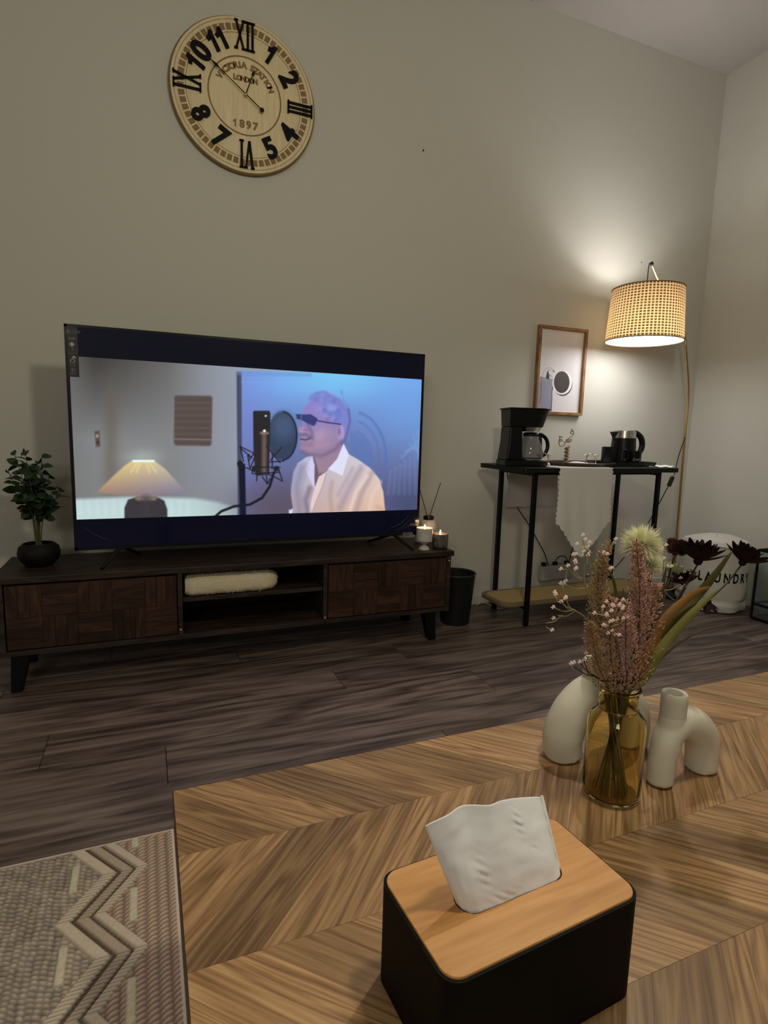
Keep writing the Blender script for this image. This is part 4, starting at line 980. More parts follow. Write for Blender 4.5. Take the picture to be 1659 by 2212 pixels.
# ------------------------------------------------------------------ laundry bag and lantern in the right corner
lb = thing('laundry_bag', 'white cloth laundry bag with black LAUNDRY lettering in the room corner', 'laundry bag', (3.150, 2.360, 0))
BAGM = mat('laundry_canvas', (.66, .64, .61), .9, spec=.1, bump=.3, bscale=300)
vs, fs = [], []; n = 72; prof = [(.02, .001), (.150, 0.0), (.178, .012), (.186, .05), (.180, .075), (.188, .095), (.186, .25), (.184, .36), (.181, .395), (.170, .415), (.13, .428), (.06, .434), (.005, .435)]
prof = [(.5*(prof[i//4][0]*(4-i % 4)+prof[min(len(prof)-1, i//4+1)][0]*(i % 4))/2, (prof[i//4][1]*(4-i % 4)+prof[min(len(prof)-1, i//4+1)][1]*(i % 4))/4) for i in range((len(prof)-1)*4+1)]
for j, (r, z) in enumerate(prof):
    for i in range(n):
        a = 2*math.pi*i/n
        w = noise.noise(Vector((math.cos(a)*2, math.sin(a)*2, z*14)))*.010*(1.6 if z < .11 else .5)*min(1, r/.1)
        vs.append(((r+w)*math.cos(a), (r+w)*math.sin(a), max(0, z+(.006*math.sin(a*2+1) if z > .02 else 0))))
for j in range(len(prof)-1):
    for i in range(n): k = (i+1) % n; fs.append((j*n+i, j*n+k, (j+1)*n+k, (j+1)*n+i))
MB().add(vs, fs).build('bag_body', BAGM, lb, smooth=True)
b = MB(); b.tube([(.186*math.cos(a), .186*math.sin(a), .392+.006*math.sin(a*2+1)) for a in np.linspace(0, 2*math.pi, 72, endpoint=False)], .0035, 6, closed=True); tag(b.build('rim_wire', mat('bag_rim', (.35, .33, .32), .6), lb, smooth=True), 'stitched grey top seam')
v, f = text_geo('L A U N D R Y', .062, .0002, .0016)
vv = []
acam = math.atan2(-2.36, -3.15)+math.radians(24)
for (x, y, z) in v:
    x *= .78; y *= 1.25
    a = acam+x/.19; vv.append((.1925*math.cos(a), .1925*math.sin(a), .215+y))
tag(MB().add(vv, f).build('lettering', NUMBLK, lb), 'black lettering LAUNDRY')

ln = thing('glass_lantern', 'black metal framed glass lantern by the right wall, cut off at the edge', 'lantern', (3.27, 1.995, 0))
b = MB(); w = .118; d_ = .10; t_ = .0075; hz = .40
for sx_ in (-1, 1):
    for sy_ in (-1, 1): b.tube([(sx_*w, sy_*d_, .012), (sx_*w, sy_*d_, hz)], t_, 8)
for z_ in (.012, .092, hz):
    b.tube([(-w, -d_, z_), (w, -d_, z_), (w, d_, z_), (-w, d_, z_)], t_, 8, closed=True)
b.build('frame', BLACKMT, ln, smooth=True)
MB().box(-w, w, -d_, d_, .004, .014).build('base_plate', BLACKMT, ln)
GP = mat('lantern_pane_glass', (.75, .82, .80), .03, trans=.95, ior=1.2)
for sy_ in (-1, 1): MB().box(-w, w, sy_*d_-.001, sy_*d_+.001, .014, hz).build('pane', GP, ln)
for sx_ in (-1, 1): MB().box(sx_*w-.001, sx_*w+.001, -d_, d_, .014, hz).build('pane', GP, ln)
b = MB(); b.tube([(-.05, 0, .012), (-.05, 0, .3)], .010, 10); b.build('inner_post', BLACKMT, ln, smooth=True)

# ------------------------------------------------------------------ rug
RGX0, RGX1, RGY0, RGY1 = -1.25, .038, .35, 1.385
rug = thing('area_rug', 'grey beige woven rug with raised zigzag border at the lower left', 'rug', (0, 0, 0))
rx = np.concatenate([np.arange(RGX0, -.45, .012), np.arange(-.45, RGX1+.0001, .0022)]); ry = np.concatenate([np.arange(RGY0, .62, .012), np.arange(.62, RGY1+.0001, .0022)])
nx, ny = rx.size, ry.size; GX, GY = np.meshgrid(rx, ry); x = GX.ravel(); y = GY.ravel()
per = .2185
def tri(yy):
    p = ((yy-1.168)/per) % 1.0; t = 1-np.abs(2*p-1)      # 0 at 1.168 , 1 half way
    return -.158+.080*t, p
def hashn(a, b_): 
    s_ = np.sin(a*127.1+b_*311.7)*43758.5453; return s_-np.floor(s_)
def vnoise(a, b_):
    ia, ib = np.floor(a), np.floor(b_); fa, fb = a-ia, b_-ib; fa = fa*fa*(3-2*fa); fb = fb*fb*(3-2*fb)
    return (hashn(ia, ib)*(1-fa)+hashn(ia+1, ib)*fa)*(1-fb)+(hashn(ia, ib+1)*(1-fa)+hashn(ia+1, ib+1)*fa)*fb
hgt = np.zeros_like(x); col = np.zeros((x.size, 3)); base = np.array([198, 182, 168.])
# random loop pile on the field
wob = vnoise(x*90, y*70)
ix = np.floor((x+.004*vnoise(x*50, y*50))/.0135); fx_ = (x+.004*vnoise(x*50, y*50))/.0135-ix
loop = np.abs(np.sin((y+.003*vnoise(x*60, y*60)+(fx_-.5)*.006)*math.pi/.0108+6.28*hashn(ix, ix*.7)+1.5*vnoise(x*40, y*30)))*np.sin(np.pi*np.clip(fx_, 0.03, .97))**.45
hgt += .0032*loop+.002*wob; col[:] = base*(.62+.34*loop[:, None]+.22*(wob[:, None]-.5))  # shade between the loops is put into the yarn colour
zx, ph = tri(y); dd = x-zx
inz = (x > -.30)
# rope columns to the right of the zigzag
cx_ = (x-RGX1); colw = .0215
u_ = np.floor(-cx_/colw); fr_ = (-cx_/colw)-u_
rope = np.abs(np.sin((y*1.0+(fr_-.5)*.010*np.where(u_ % 2 == 0, 1, 1))*math.pi/.0110)); rc_ = np.sin(np.pi*np.clip(fr_, 0, 1))
mk = (dd > .055) | (x > -.035)
hr_ = .0035*rope*rc_**.5+.002*rc_; hgt = np.where(mk, hr_, hgt); col[mk] = (base*np.array([1.04, .98, .96]))*(.58+.42*(rope*rc_**.4)[mk][:, None])  # gaps between rope stitches darkened as painted shade
slant = (ph > .5)   # the "\\" legs are smooth ribbons, the "/" legs are ribbed
def band(lo, hi, h0, cm_, ribk):
    global hgt, col
    m_ = (dd > lo) & (dd < hi); e = np.clip(np.minimum(dd-lo, hi-dd)/.004, 0, 1)
    rib = np.abs(np.sin((y)*math.pi/.0075)); rr = np.where(slant, .92+.08*vnoise(x*400, y*400), .70+.30*rib)
    hgt = np.where(m_, .001+h0*e*np.where(slant, 1, .75+.25*rib), hgt)
    col[m_] = (np.array(cm_)*(rr*(.72+.28*e))[:, None])[m_]  # rib gaps and band edges carry painted shade
band(-.040, -.008, .0065, (214, 198, 180), 1)
band(-.008, .000, .0005, (116, 98, 84), 0)
band(.000, .026, .0040, (188, 170, 154), 1)
band(.026, .031, .0010, (122, 102, 88), 0)
band(.031, .058, .0060, (212, 194, 178), 1)
for k in range(-4, 3):
    for (xa, xb, ya, yb) in ((-.180, -.162, 1.244+k*per, 1.328+k*per), (-.060, -.042, 1.125+k*per, 1.217+k*per)):
        m_ = (x > xa) & (x < xb) & (y > ya) & (y < yb); ee = np.clip(np.minimum(np.minimum(x-xa, xb-x), np.minimum(y-ya, yb-y))/.0035, 0, 1)**.5
        hgt = np.where(m_, .0030+.0042*ee, hgt); col[m_] = (np.array((208, 196, 176))*(.62+.38*ee+.14*(vnoise(x*260, y*420)-.5))[:, None])[m_]  # bar edges darkened in the colour as shade
# bound edges
ed = np.minimum(RGX1-x, RGY1-y); m_ = ed < .007; hgt = np.where(m_, .004*np.clip(ed/.003, 0, 1)+.001*np.abs(np.sin(y*math.pi/.006)), hgt); col[m_] = (212, 194, 182)
Z = .008+hgt; Z[ed < .0005] = .0
grid_mesh('woven_pile', np.stack([x, y, Z], 1), nx, ny, col, vcol_mat('rug_yarn', rough=.95, spec=.1), rug)['kind'] = 'stuff'
MB().box(RGX0, RGX1-.001, RGY0, RGY1-.001, .0, .006).build('backing', mat('rug_backing', srgb((120, 108, 96)), .95), rug)

# ------------------------------------------------------------------ coffee table with chevron veneer
TZ = .40
TX0, TX1, TY0, TY1 = .0255, 1.86, .13, .9345
tb = thing('coffee_table', 'low walnut coffee table with a chevron veneer top', 'table', (0, 0, 0))
MB().box(TX0, TX1, TY0, TY1, TZ-.030, TZ-.0022).build('top_board', mat('board_edge', srgb((70, 48, 32)), .6), tb, bevel=.001)
e_ = .0016
for a_ in ((TX0-e_, TX0, TY0-e_, TY1+e_), (TX1, TX1+e_, TY0-e_, TY1+e_), (TX0, TX1, TY1, TY1+e_), (TX0, TX1, TY0-e_, TY0)):
    MB().box(*a_, TZ-.030, TZ-.0003).build('edge_band', mat('edge_band_dark', srgb((64, 42, 26)), .5), tb)
def clip_poly(poly, ax, val, keep_less):
    out = []; n = len(poly)
    for i in range(n):
        p, q = poly[i], poly[(i+1) % n]; pi = (p[ax] <= val) == keep_less or p[ax] == val; qi = (q[ax] <= val) == keep_less or q[ax] == val
        if pi: out.append(p)
        if pi != qi:
            t = (val-p[ax])/(q[ax]-p[ax]); out.append((p[0]+t*(q[0]-p[0]), p[1]+t*(q[1]-p[1])))
    return out
seams = [.963, .777, .590, .404, .217, .030]; PW = .110
for bi in range(5):
    ya, yb = seams[bi+1], seams[bi]; hh = yb-ya
    sgn = 1 if bi % 2 == 0 else -1       # bi 0: runs down to the right
    k = -6
    while True:
        # x on the lower seam
        if sgn > 0: poly = [(k*PW+.107, ya), (k*PW+.107+PW, ya), (k*PW+.107+PW-hh, yb), (k*PW+.107-hh, yb)]
        else: poly = [(k*PW+.107, ya), (k*PW+.107+PW, ya), (k*PW+.107+PW+hh, yb), (k*PW+.107+hh, yb)]
        if bi in (0, 2, 4):   # meet the neighbour bands exactly along the seams
            off = 0 if bi else 0
        if min(p[0] for p in poly) > TX1: break
        if bi == 0: poly = [(p[0]+hh, p[1]) for p in poly]
        if bi == 2: poly = [(p[0]+hh, p[1]) for p in poly]
        if bi == 4: poly = [(p[0]+hh, p[1]) for p in poly]
        k += 1
        for ax, val, less in ((0, TX0, False), (0, TX1, True), (1, TY0, False), (1, TY1, True)):
            if poly: poly = clip_poly(poly, ax, val, less)
        if len(poly) < 3: continue
        cx_ = sum(p[0] for p in poly)/len(poly); cy_ = sum(p[1] for p in poly)/len(poly)
        ar = abs(sum(poly[i][0]*poly[(i+1) % len(poly)][1]-poly[(i+1) % len(poly)][0]*poly[i][1] for i in range(len(poly))))/2
        if ar < 2e-4: continue
        ang = math.radians(-45 if sgn > 0 else 45)
        ca, sa = math.cos(-ang), math.sin(-ang)
        sh_ = []
        for p in poly:
            dx, dy = p[0]-cx_, p[1]-cy_; l = math.hypot(dx, dy); f_ = (l-.0003)/l
            dx *= f_; dy *= f_; sh_.append((dx*ca-dy*sa, dx*sa+dy*ca))
        o = MB().prism(sh_, -.0022, 0).build('veneer_tile', WALNUT, tb)
        o.location = (cx_, cy_, TZ-.0001*random.random()); o.rotation_euler = (0, 0, ang)
for x_ in (TX0+.10, TX1-.10):
    for y_ in (TY0+.07, TY1-.07):
        MB().lathe([(.016, 0), (.024, TZ-.031)], 20, (x_, y_, 0)).build('leg', BLACKMT, tb, smooth=True)

# tissue box
tbx = thing('tissue_box', 'black tissue box with a bamboo lid at the front of the coffee table', 'tissue box', (.3495, .4575, TZ), math.radians(3.9))
hx, hy, hb = .1235, .072, .117
outer = rrect(-hx, hx, -hy, hy, .020, 8)
b = MB(); n = len(outer); inner = rrect(-hx+.004, hx-.004, -hy+.004, hy-.004, .017, 8)
vs = [(p[0], p[1], 0) for p in outer]+[(p[0], p[1], hb) for p in outer]+[(p[0], p[1], hb) for p in inner]+[(p[0], p[1], .006) for p in inner]
fs = [tuple(range(n-1, -1, -1)), tuple(range(3*n, 4*n))]
for r_ in range(3): fs += [(r_*n+i, r_*n+(i+1) % n, (r_+1)*n+(i+1) % n, (r_+1)*n+i) for i in range(n)]
b.add(vs, fs).build('box_body', BLACKBOX, tbx, smooth=True)
lid_o = rrect(-hx+.003, hx-.003, -hy+.003, hy-.003, .018, 8); slot = rrect(-.068, .068, -.0185, .0185, .018, 8)
b = MB(); n = len(lid_o)
vs = [(p[0], p[1], hb-.007) for p in lid_o]+[(p[0], p[1], hb+.0015) for p in lid_o]+[(p[0]*.996, p[1]*.994, hb+.0025) for p in lid_o]+[(p[0], p[1], hb+.0025) for p in slot]+[(p[0], p[1], hb-.007) for p in slot]
fs = []
for r_ in range(4): fs += [(r_*n+i, r_*n+(i+1) % n, (r_+1)*n+(i+1) % n, (r_+1)*n+i) for i in range(n)]
fs += [(4*n+i, 4*n+(i+1) % n, (i+1) % n, i) for i in range(n)]
tag(b.add(vs, fs).build('lid', BAMBOO, tbx), 'light bamboo lid with a rounded slot')
ts = thing('tissue', 'white paper tissue sticking up out of the tissue box slot', 'tissue', onz(1090, 1930, .518))
t0 = Vector(ts.location)
ca_, sa_ = math.cos(math.radians(3.9)), math.sin(math.radians(3.9))
def slot_pt(x, y, z=.5185): return Vector((.3495+x*ca_-y*sa_, .4575+x*sa_+y*ca_, z))
low = [slot_pt(-.0665, .003), slot_pt(-.0655, -.006), slot_pt(-.060, -.0135), slot_pt(-.050, -.0175)]+[slot_pt(-.050+.1*k/8, -.0178) for k in range(1, 9)]+[slot_pt(.060, -.0140), slot_pt(.0655, -.007)]
def low_at(u):
    q = u*(len(low)-1); k = min(len(low)-2, int(q)); return low[k]*(1-(q-k))+low[k+1]*(q-k)
bl, br = low_at(0), low_at(1)
tl_, tr_ = at(918, 1784, bl.y+.004), at(1168, 1722, br.y+.040)
nu, nv = 70, 60; vs = []; fs = []
for j in range(nv+1):
    v_ = j/nv
    for i in range(nu+1):
        u_ = i/nu; p = low_at(u_)*(1-v_)+(tl_*(1-u_)+tr_*u_)*v_
        p = p+(low_at(u_)-(bl*(1-u_)+br*u_))*.35*math.sin(math.pi*v_)*(1-v_)
        p = p+Vector((0, 0, .0085))*math.sin(math.pi*u_)**.8*v_
        p = p+Vector((0, -.003, 0))*math.exp(-((u_-.46-.05*v_)/.07)**2)*(.2+.8*v_)
        p = p+Vector((0, .007, 0))*math.exp(-((u_-.30)/.11)**2)*(.1+.9*v_)
        for (cu, cv, su, sv, am) in ((.33, .36, .035, .14, .0014), (.70, .74, .030, .12, .0016), (.76, .45, .03, .04, .0008), (.42, .08, .10, .05, .001)):
            e = math.exp(-((u_-cu)/su)**2-((v_-cv)/sv)**2); p = p+Vector((.2, 1, .2))*am*e*math.sin((u_*1.2+v_)*62)
        p = p+Vector((0, 1, 0))*.0010*noise.noise(Vector((u_*7, v_*7, 1.7)))
        vs.append(p-t0)
for j in range(nv):
    for i in range(nu): a = j*(nu+1)+i; fs.append((a, a+1, a+nu+2, a+nu+1))
# fold-over flap on the right edge and skirt into the slot
o = MB().add(vs, fs).build('tissue_sheet', TISSUE, ts, smooth=True); o.modifiers.new('t', 'SOLIDIFY').thickness = .0005
vs = []; fs = []
for j in range(nv+1):
    v_ = j/nv; e0 = (br)*(1-v_)+(tr_)*v_
    for i in range(9):
        u_ = i/8; vs.append(e0+Vector((.004*math.sin(math.pi*u_)+.002*u_, .013*u_*(1-.75*v_), 0))-t0)
for j in range(nv):
    for i in range(8): a = j*9+i; fs.append((a, a+1, a+10, a+9))
MB().add(vs, fs).build('tissue_fold', TISSUE, ts, smooth=True)
vs = []; fs = []
for i in range(nu+1):
    u_ = i/nu; p = low_at(u_)
    vs += [p-t0, p*.55+Vector((.3495, .4575, p.z))*.45+Vector((0, 0, -.022))-t0]
for i in range(nu): fs.append((2*i, 2*i+1, 2*i+3, 2*i+2))
MB().add(vs, fs).build('tissue_tail', TISSUE, ts, smooth=True)

# ------------------------------------------------------------------ ceramic arch vases
def remeshed(mb, voxel, m, name, parent, smooth=12):
    me = mb.mesh(name); o = bpy.data.objects.new(name, me); C.objects.link(o)
    r = o.modifiers.new('remesh', 'REMESH'); r.mode = 'VOXEL'; r.voxel_size = voxel; r.use_smooth_shade = True
    s_ = o.modifiers.new('smooth', 'SMOOTH'); s_.iterations = smooth; s_.factor = .5
    bpy.context.view_layer.update()
    me2 = bpy.data.meshes.new_from_object(o.evaluated_get(bpy.context.evaluated_depsgraph_get())); bpy.data.objects.remove(o)
    me2.materials.clear(); me2.materials.append(m); me2.shade_smooth(); me2.name = name
    o = bpy.data.objects.new(name, me2); C.objects.link(o); o.parent = parent; return o
def arch_vase(label, loc, rz, path, radii, flat, neck, nr, nh, lean=(0, 0)):
    t = thing('arch_vase', label, 'vase', loc, rz, 'matte white ceramic vases')
    b = MB(); P = curve_pts(path, 8); R_ = [radii[int(i/(len(P)-1)*(len(radii)-1)+.0001)]*(1-((i/(len(P)-1)*(len(radii)-1)) % 1))+radii[min(len(radii)-1, int(i/(len(P)-1)*(len(radii)-1)+.0001)+1)]*((i/(len(P)-1)*(len(radii)-1)) % 1) for i in range(len(P))]
    b.tube(P, R_, 24, flat=flat)
    nx_, nz_ = neck; nw = max(radii)
    b.tube(curve_pts([(path[0][0]+.002, 0, .004), (path[1][0]+.001, 0, .05), (path[2][0]+.004, 0, nz_*.68), (nx_, 0, nz_), (nx_, 0, nz_+nh-.036)], 8), [(radii[0]*(1+.10*min(1, k/13)) if k < 13 else radii[0]*1.10+(nr-radii[0]*1.10)*(lambda q: q*q*(3-2*q))(min(1, (k-13)/13))) for k in range(33)], 28)
    remeshed(b, .0024, CERAM, 'vase_body', t, 8)
    b = MB(); b.lathe([(nr*.97, nh-.044), (nr, nh-.036), (nr, nh-.012), (nr*1.01, nh-.003), (nr*.93, nh), (nr*.66, nh), (nr*.56, nh-.004), (nr*.52, nh-.028), (.002, nh-.029)], 36, (nx_, 0, nz_)); b.build('neck', CERAM, t, smooth=True)
    b = MB(); b.lathe([(nr*.54, nh-.0265), (.001, nh-.0265)], 24, (nx_, 0, nz_), caps=False); tag(b.build('neck_shade_disc', mat('neck_shade', (.03, .02, .015), .8), t), 'dark disc for the shade inside the neck')  # dark disc put down the neck, its colour stands for shade
    return t
arch_vase('small white arched ceramic vase to the right of the glass vase', (.872, .672, TZ), math.radians(4),
          [(-.056, 0, .004), (-.055, 0, .045), (-.046, 0, .085), (-.018, 0, .108), (.022, 0, .094), (.050, 0, .060), (.057, 0, .004)], [.0215, .0225, .024, .028, .030, .029, .0275], 1.0, (-.038, .122), .0215, .044)
arch_vase('tall white arched ceramic vase behind the glass vase', (.790, .792, TZ), math.radians(-4),
          [(-.078, 0, .004), (-.080, 0, .045), (-.060, 0, .090), (-.020, 0, .120), (.030, 0, .112), (.072, 0, .070), (.080, 0, .004)], [.034, .037, .037, .036, .036, .036, .033], 1.0, (-.022, .142), .019, .046)

# ------------------------------------------------------------------ amber glass vase
GVX, GVY = .713, .676
AMB = mat('amber_glass', (.985, .885, .52), .02, trans=1.0, ior=1.35)
gv = thing('glass_vase', 'amber glass bottle vase holding the dried flower bunch', 'vase', (GVX, GVY, TZ))
prof = [(.030, .0), (.040, .001), (.0455, .006), (.0465, .016), (.0465, .128), (.044, .142), (.034, .152), (.0305, .156), (.0305, .186), (.034, .190), (.034, .193), (.0295, .193), (.0280, .188), (.0280, .158), (.031, .153), (.0415, .141), (.0440, .127), (.0440, .016), (.042, .008), (.01, .006)]
b = MB(); b.lathe(prof, 64); b.build('bottle', AMB, gv, smooth=True)
b = MB(); b.tube([(.0315*math.cos(a), .0315*math.sin(a), .157) for a in np.linspace(0, 2*math.pi, 48, endpoint=False)], .0016, 8, closed=True); b.build('neck_ring', mat('amber_ring', (.45, .30, .10), .05, trans=.8), gv, smooth=True)
WZ = TZ+.190
NECK = Vector((GVX, GVY, WZ))

# ------------------------------------------------------------------ flowers and leaves standing in the glass vase
random.seed(21)
def base_pts(i, tot=18):
    a = i*2.4; r = .010+.012*((i*7) % 5)/5
    foot = Vector((GVX+.026*math.cos(a+2.6), GVY+.026*math.sin(a+2.6), TZ+.009+.0*i))
    neck = Vector((GVX+r*math.cos(a), GVY+r*math.sin(a), WZ-.004)); return foot, neck
STEM = mat('stem_brown_green', srgb((84, 74, 44)), .7); STEMD = mat('stem_dark', srgb((48, 32, 28)), .7); STEMG = mat('stem_pale_green', srgb((140, 134, 96)), .7)
PINK = mat('dusty_pink_floret', srgb((190, 148, 132)), .9, var=.45, vscale=120); TAN = mat('tan_floret', srgb((170, 138, 106)), .9, var=.45, vscale=120)
BLOS = mat('pale_pink_blossom', srgb((226, 204, 196)), .8); BURG = mat('burgundy_petal', srgb((26, 11, 15)), .7, spec=.2, var=.3, vscale=60)
POM = mat('cream_yellow_petal', srgb((252, 248, 216)), .85, var=.08, vscale=40); LFG = mat('olive_blade', srgb((88, 86, 38)), .6, var=.35, vscale=14); LFO = mat('rust_blade', srgb((134, 94, 42)), .6, var=.3, vscale=14)
LFY = mat('yellow_green_blade', srgb((116, 112, 50)), .6, var=.25, vscale=14)
cnt = [0]
def stem_for(t, target, via=None, r=.0009, m=STEM, i=None):
    if i is None: cnt[0] += 1; i = cnt[0]
    foot, neck = base_pts(i)
    ctrl = [foot, neck]+(via or [])+[target]
    P = curve_pts(ctrl, 8); o = Vector(t.location)
    b = MB(); b.tube([p-o for p in P], r, 6); b.build('stem', m, t, smooth=True); return P
TET = [(0, 1, 2), (0, 2, 3), (0, 3, 1), (1, 3, 2)]
def floret(b, p, d, L, w):
    d = Vector(d).normalized(); s_ = d.orthogonal().normalized(); q = d.cross(s_)
    m_ = p+d*L*.55
    b.add([p, m_+s_*w, m_-s_*w*.5+q*w*.8, m_-s_*w*.5-q*w*.8, p+d*L], [(0, 2, 1), (0, 3, 2), (0, 1, 3), (4, 1, 2), (4, 2, 3), (4, 3, 1)])
def spike(label, pxs, Y, m, wmax, n, via=None, rootfrac=.12, dens=1.0):
    """feathery flower spike; pxs are tip and base points of the plume"""
    tip = at(*pxs[-1], Y); base = at(*pxs[0], GVY if len(pxs) < 3 else (GVY+Y)/2)
    t = thing('feather_flower', label, 'flower', NECK, 0, 'feathery dried flower spikes in the glass vase'); o = Vector(t.location)
    mids = [at(*p, GVY+(Y-GVY)*(k+1)/(len(pxs)-1)) for k, p in enumerate(pxs[1:-1])]
    P = stem_for(t, tip, [base]+mids, m=STEM)
    L = (tip-base).length; b = MB()
    Q = curve_pts([base]+mids+[tip], 12)
    for k in range(int(n*dens)):
        u = random.random()**.85; q = Q[min(len(Q)-1, int(u*(len(Q)-1)))]
        w = wmax*(1-u)**.75*(min(1, u/.18)**.5)+.002
        a = random.uniform(0, 2*math.pi); up_ = (Q[-1]-Q[0]).normalized()
        s_ = up_.orthogonal().normalized(); s2 = up_.cross(s_); out = (s_*math.cos(a)+s2*math.sin(a))
        rr = random.uniform(.15, 1.15)
        p = q+out*w*rr+up_*w*random.uniform(.3, 1.1)*rr-o+Vector([random.uniform(-.0025, .0025) for _ in range(3)])
        floret(b, p, out*.7+up_*.8+Vector([random.uniform(-.3, .3) for _ in range(3)]), random.uniform(.004, .008), .0014)
        if k % 23 == 0: b.tube([q-o, p], .0004, 3)
    tag(b.build('florets', m, t), kind='stuff')
spike('tallest dusty pink feathery spike with a bare dark tip, in front of the cream pompom', [(1365, 1490), (1382, 1330), (1375, 1165)], .655, PINK, .030, 1500)
spike('dusty pink feathery spike leaning right of the tallest spike', [(1375, 1480), (1400, 1360), (1418, 1262)], .665, PINK, .026, 1000)
spike('short dusty pink spike in the middle of the bunch', [(1350, 1500), (1352, 1400), (1350, 1300)], .648, PINK, .022, 700)
spike('tan feathery spike at the upper left, reaching the white cloth point', [(1315, 1490), (1296, 1340), (1305, 1205)], .690, TAN, .024, 1100)
spike('tan spike bending to the right top below the cloth point', [(1318, 1480), (1290, 1280), (1318, 1170)], .70, TAN, .014, 500)
spike('low tan and pink spike on the left side of the bunch', [(1320, 1500), (1290, 1430), (1275, 1345)], .655, TAN, .022, 800)
spike('brownish pink spike rising just left of the middle', [(1335, 1500), (1318, 1400), (1325, 1290)], .66, PINK, .018, 600)
# branching sprays with tiny blossoms
def spray(label, path, tips, Y, m=STEMG):
    end = at(*path[-1], Y); t = thing('blossom_spray', label, 'flower', NECK, 0, 'sprays of tiny blossoms in the glass vase'); o = Vector(t.location)
    via = [at(*p, GVY+(Y-GVY)*(k+1)/len(path)) for k, p in enumerate(path[:-1])]
    P = stem_for(t, end, via, r=.0011, m=m)
    for (sx_, sy_, tx, ty, nb) in tips:
        s0 = at(sx_, sy_, Y); e0 = at(tx, ty, Y+random.uniform(-.01, .01)); md = (s0+e0)/2+Vector((0, 0, -.004))
        b = MB(); b.tube([p-o for p in curve_pts([s0, md, e0], 5)], .0008, 5); b.build('twig', m, t, smooth=True)
        b = MB()
        for k in range(nb):
            c = e0-o+Vector([random.uniform(-.010, .010) for _ in range(3)]) if nb > 1 else e0-o
            for q in range(5):
                a = 2*math.pi*q/5; floret(b, c, Vector((math.cos(a), math.sin(a)*.6, math.sin(a+1)*.8+.3)), .0040, .0015)
            if k: b.tube([e0-o-Vector((0, 0, .006)), c], .0004, 3)
        b.build('blossom', BLOS, t)
spray('spray reaching farthest left, with small pink blossoms over the dark floor', [(1320, 1390), (1265, 1335), (1243, 1320)], [(1243, 1320), (1220, 1328, )[0:2]+(1172, 1350), ] and [(1243, 1320, 1205, 1330, 0), (1215, 1328, 1180, 1346, 2), (1240, 1318, 1195, 1312, 1), (1240, 1318, 1212, 1300, 1), (1243, 1318, 1205, 1292, 3), (1235, 1315, 1222, 1290, 1)], .655)
spray('spray curving up on the left with blossoms beside the rattan shelf', [(1318, 1400), (1280, 1310), (1262, 1255)], [(1262, 1255, 1222, 1222, 3), (1262, 1255, 1245, 1205, 3), (1270, 1270, 1218, 1262, 2), (1262, 1255, 1262, 1180, 3), (1225, 1215, 1222, 1255, 1), (1262, 1250, 1240, 1232, 2)], .67)
spray('low small blossom spray over the tall white vase', [(1300, 1470), (1275, 1455)], [(1290, 1462, 1240, 1440, 2), (1275, 1456, 1260, 1422, 2), (1285, 1460, 1252, 1430, 1)], .655, STEMD)
spray('pale blossom spray in the middle of the bunch', [(1340, 1420), (1325, 1340)], [(1325, 1345, 1300, 1320, 4), (1325, 1340, 1322, 1310, 5), (1328, 1342, 1345, 1308, 5), (1330, 1350, 1310, 1345, 4), (1330, 1350, 1348, 1335, 4), (1330, 1360, 1330, 1358, 4)], .64)
spray('small blossom spray at the top by the white cloth point', [(1312, 1400), (1285, 1230)], [(1285, 1232, 1258, 1165, 2), (1285, 1232, 1276, 1188, 3), (1285, 1228, 1300, 1190, 2), (1288, 1225, 1318, 1222, 3), (1290, 1225, 1330, 1165, 2), (1290, 1228, 1268, 1212, 3)], .69)
spray('blossom spray on the right side in front of the rust coloured blade', [(1372, 1430), (1410, 1320), (1430, 1275)], [(1430, 1275, 1436, 1180, 2), (1430, 1275, 1470, 1262, 3), (1425, 1290, 1420, 1302, 2), (1428, 1280, 1440, 1215, 3), (1430, 1270, 1465, 1300, 2)], .67)
# cream pompom
def pom(label, c, R_, Y, via):
    cc = at(*c, Y); t = thing('pompom_flower', label, 'flower', NECK); o = Vector(t.location)
    stem_for(t, cc, via, r=.0016)
    b = MB(); b.sphere(cc-o, R_*.35, 12, 8); b.build('flower_core', POM, t, smooth=True)
    me = bpy.data.meshes.new('needle')
    b = MB()
    for k in range(1500):
        d = Vector([random.gauss(0, 1) for _ in range(3)]).normalized()
        if d.z < -.55: continue
        L = R_*random.uniform(.75, 1.12); p0 = cc-o+d*R_*.3; p1 = cc-o+d*L+Vector([random.uniform(-.004, .004) for _ in range(3)])
        s_ = d.orthogonal().normalized()*.0011; b.add([p0+s_, p0-s_, p1], [(0, 1, 2)]); s2 = d.cross(s_.normalized())*.0011; b.add([p0+s2, p0-s2, p1], [(0, 1, 2)])
    tag(b.build('needle_petals', POM, t), kind='stuff')
pom('large cream yellow pompom flower at the top of the bunch', (1386, 1178), .036, .70, [at(1372, 1400, .68)])
pom('smaller yellow green pompom tucked under the large pompom', (1402, 1222), .026, .71, [at(1378, 1400, .68)])
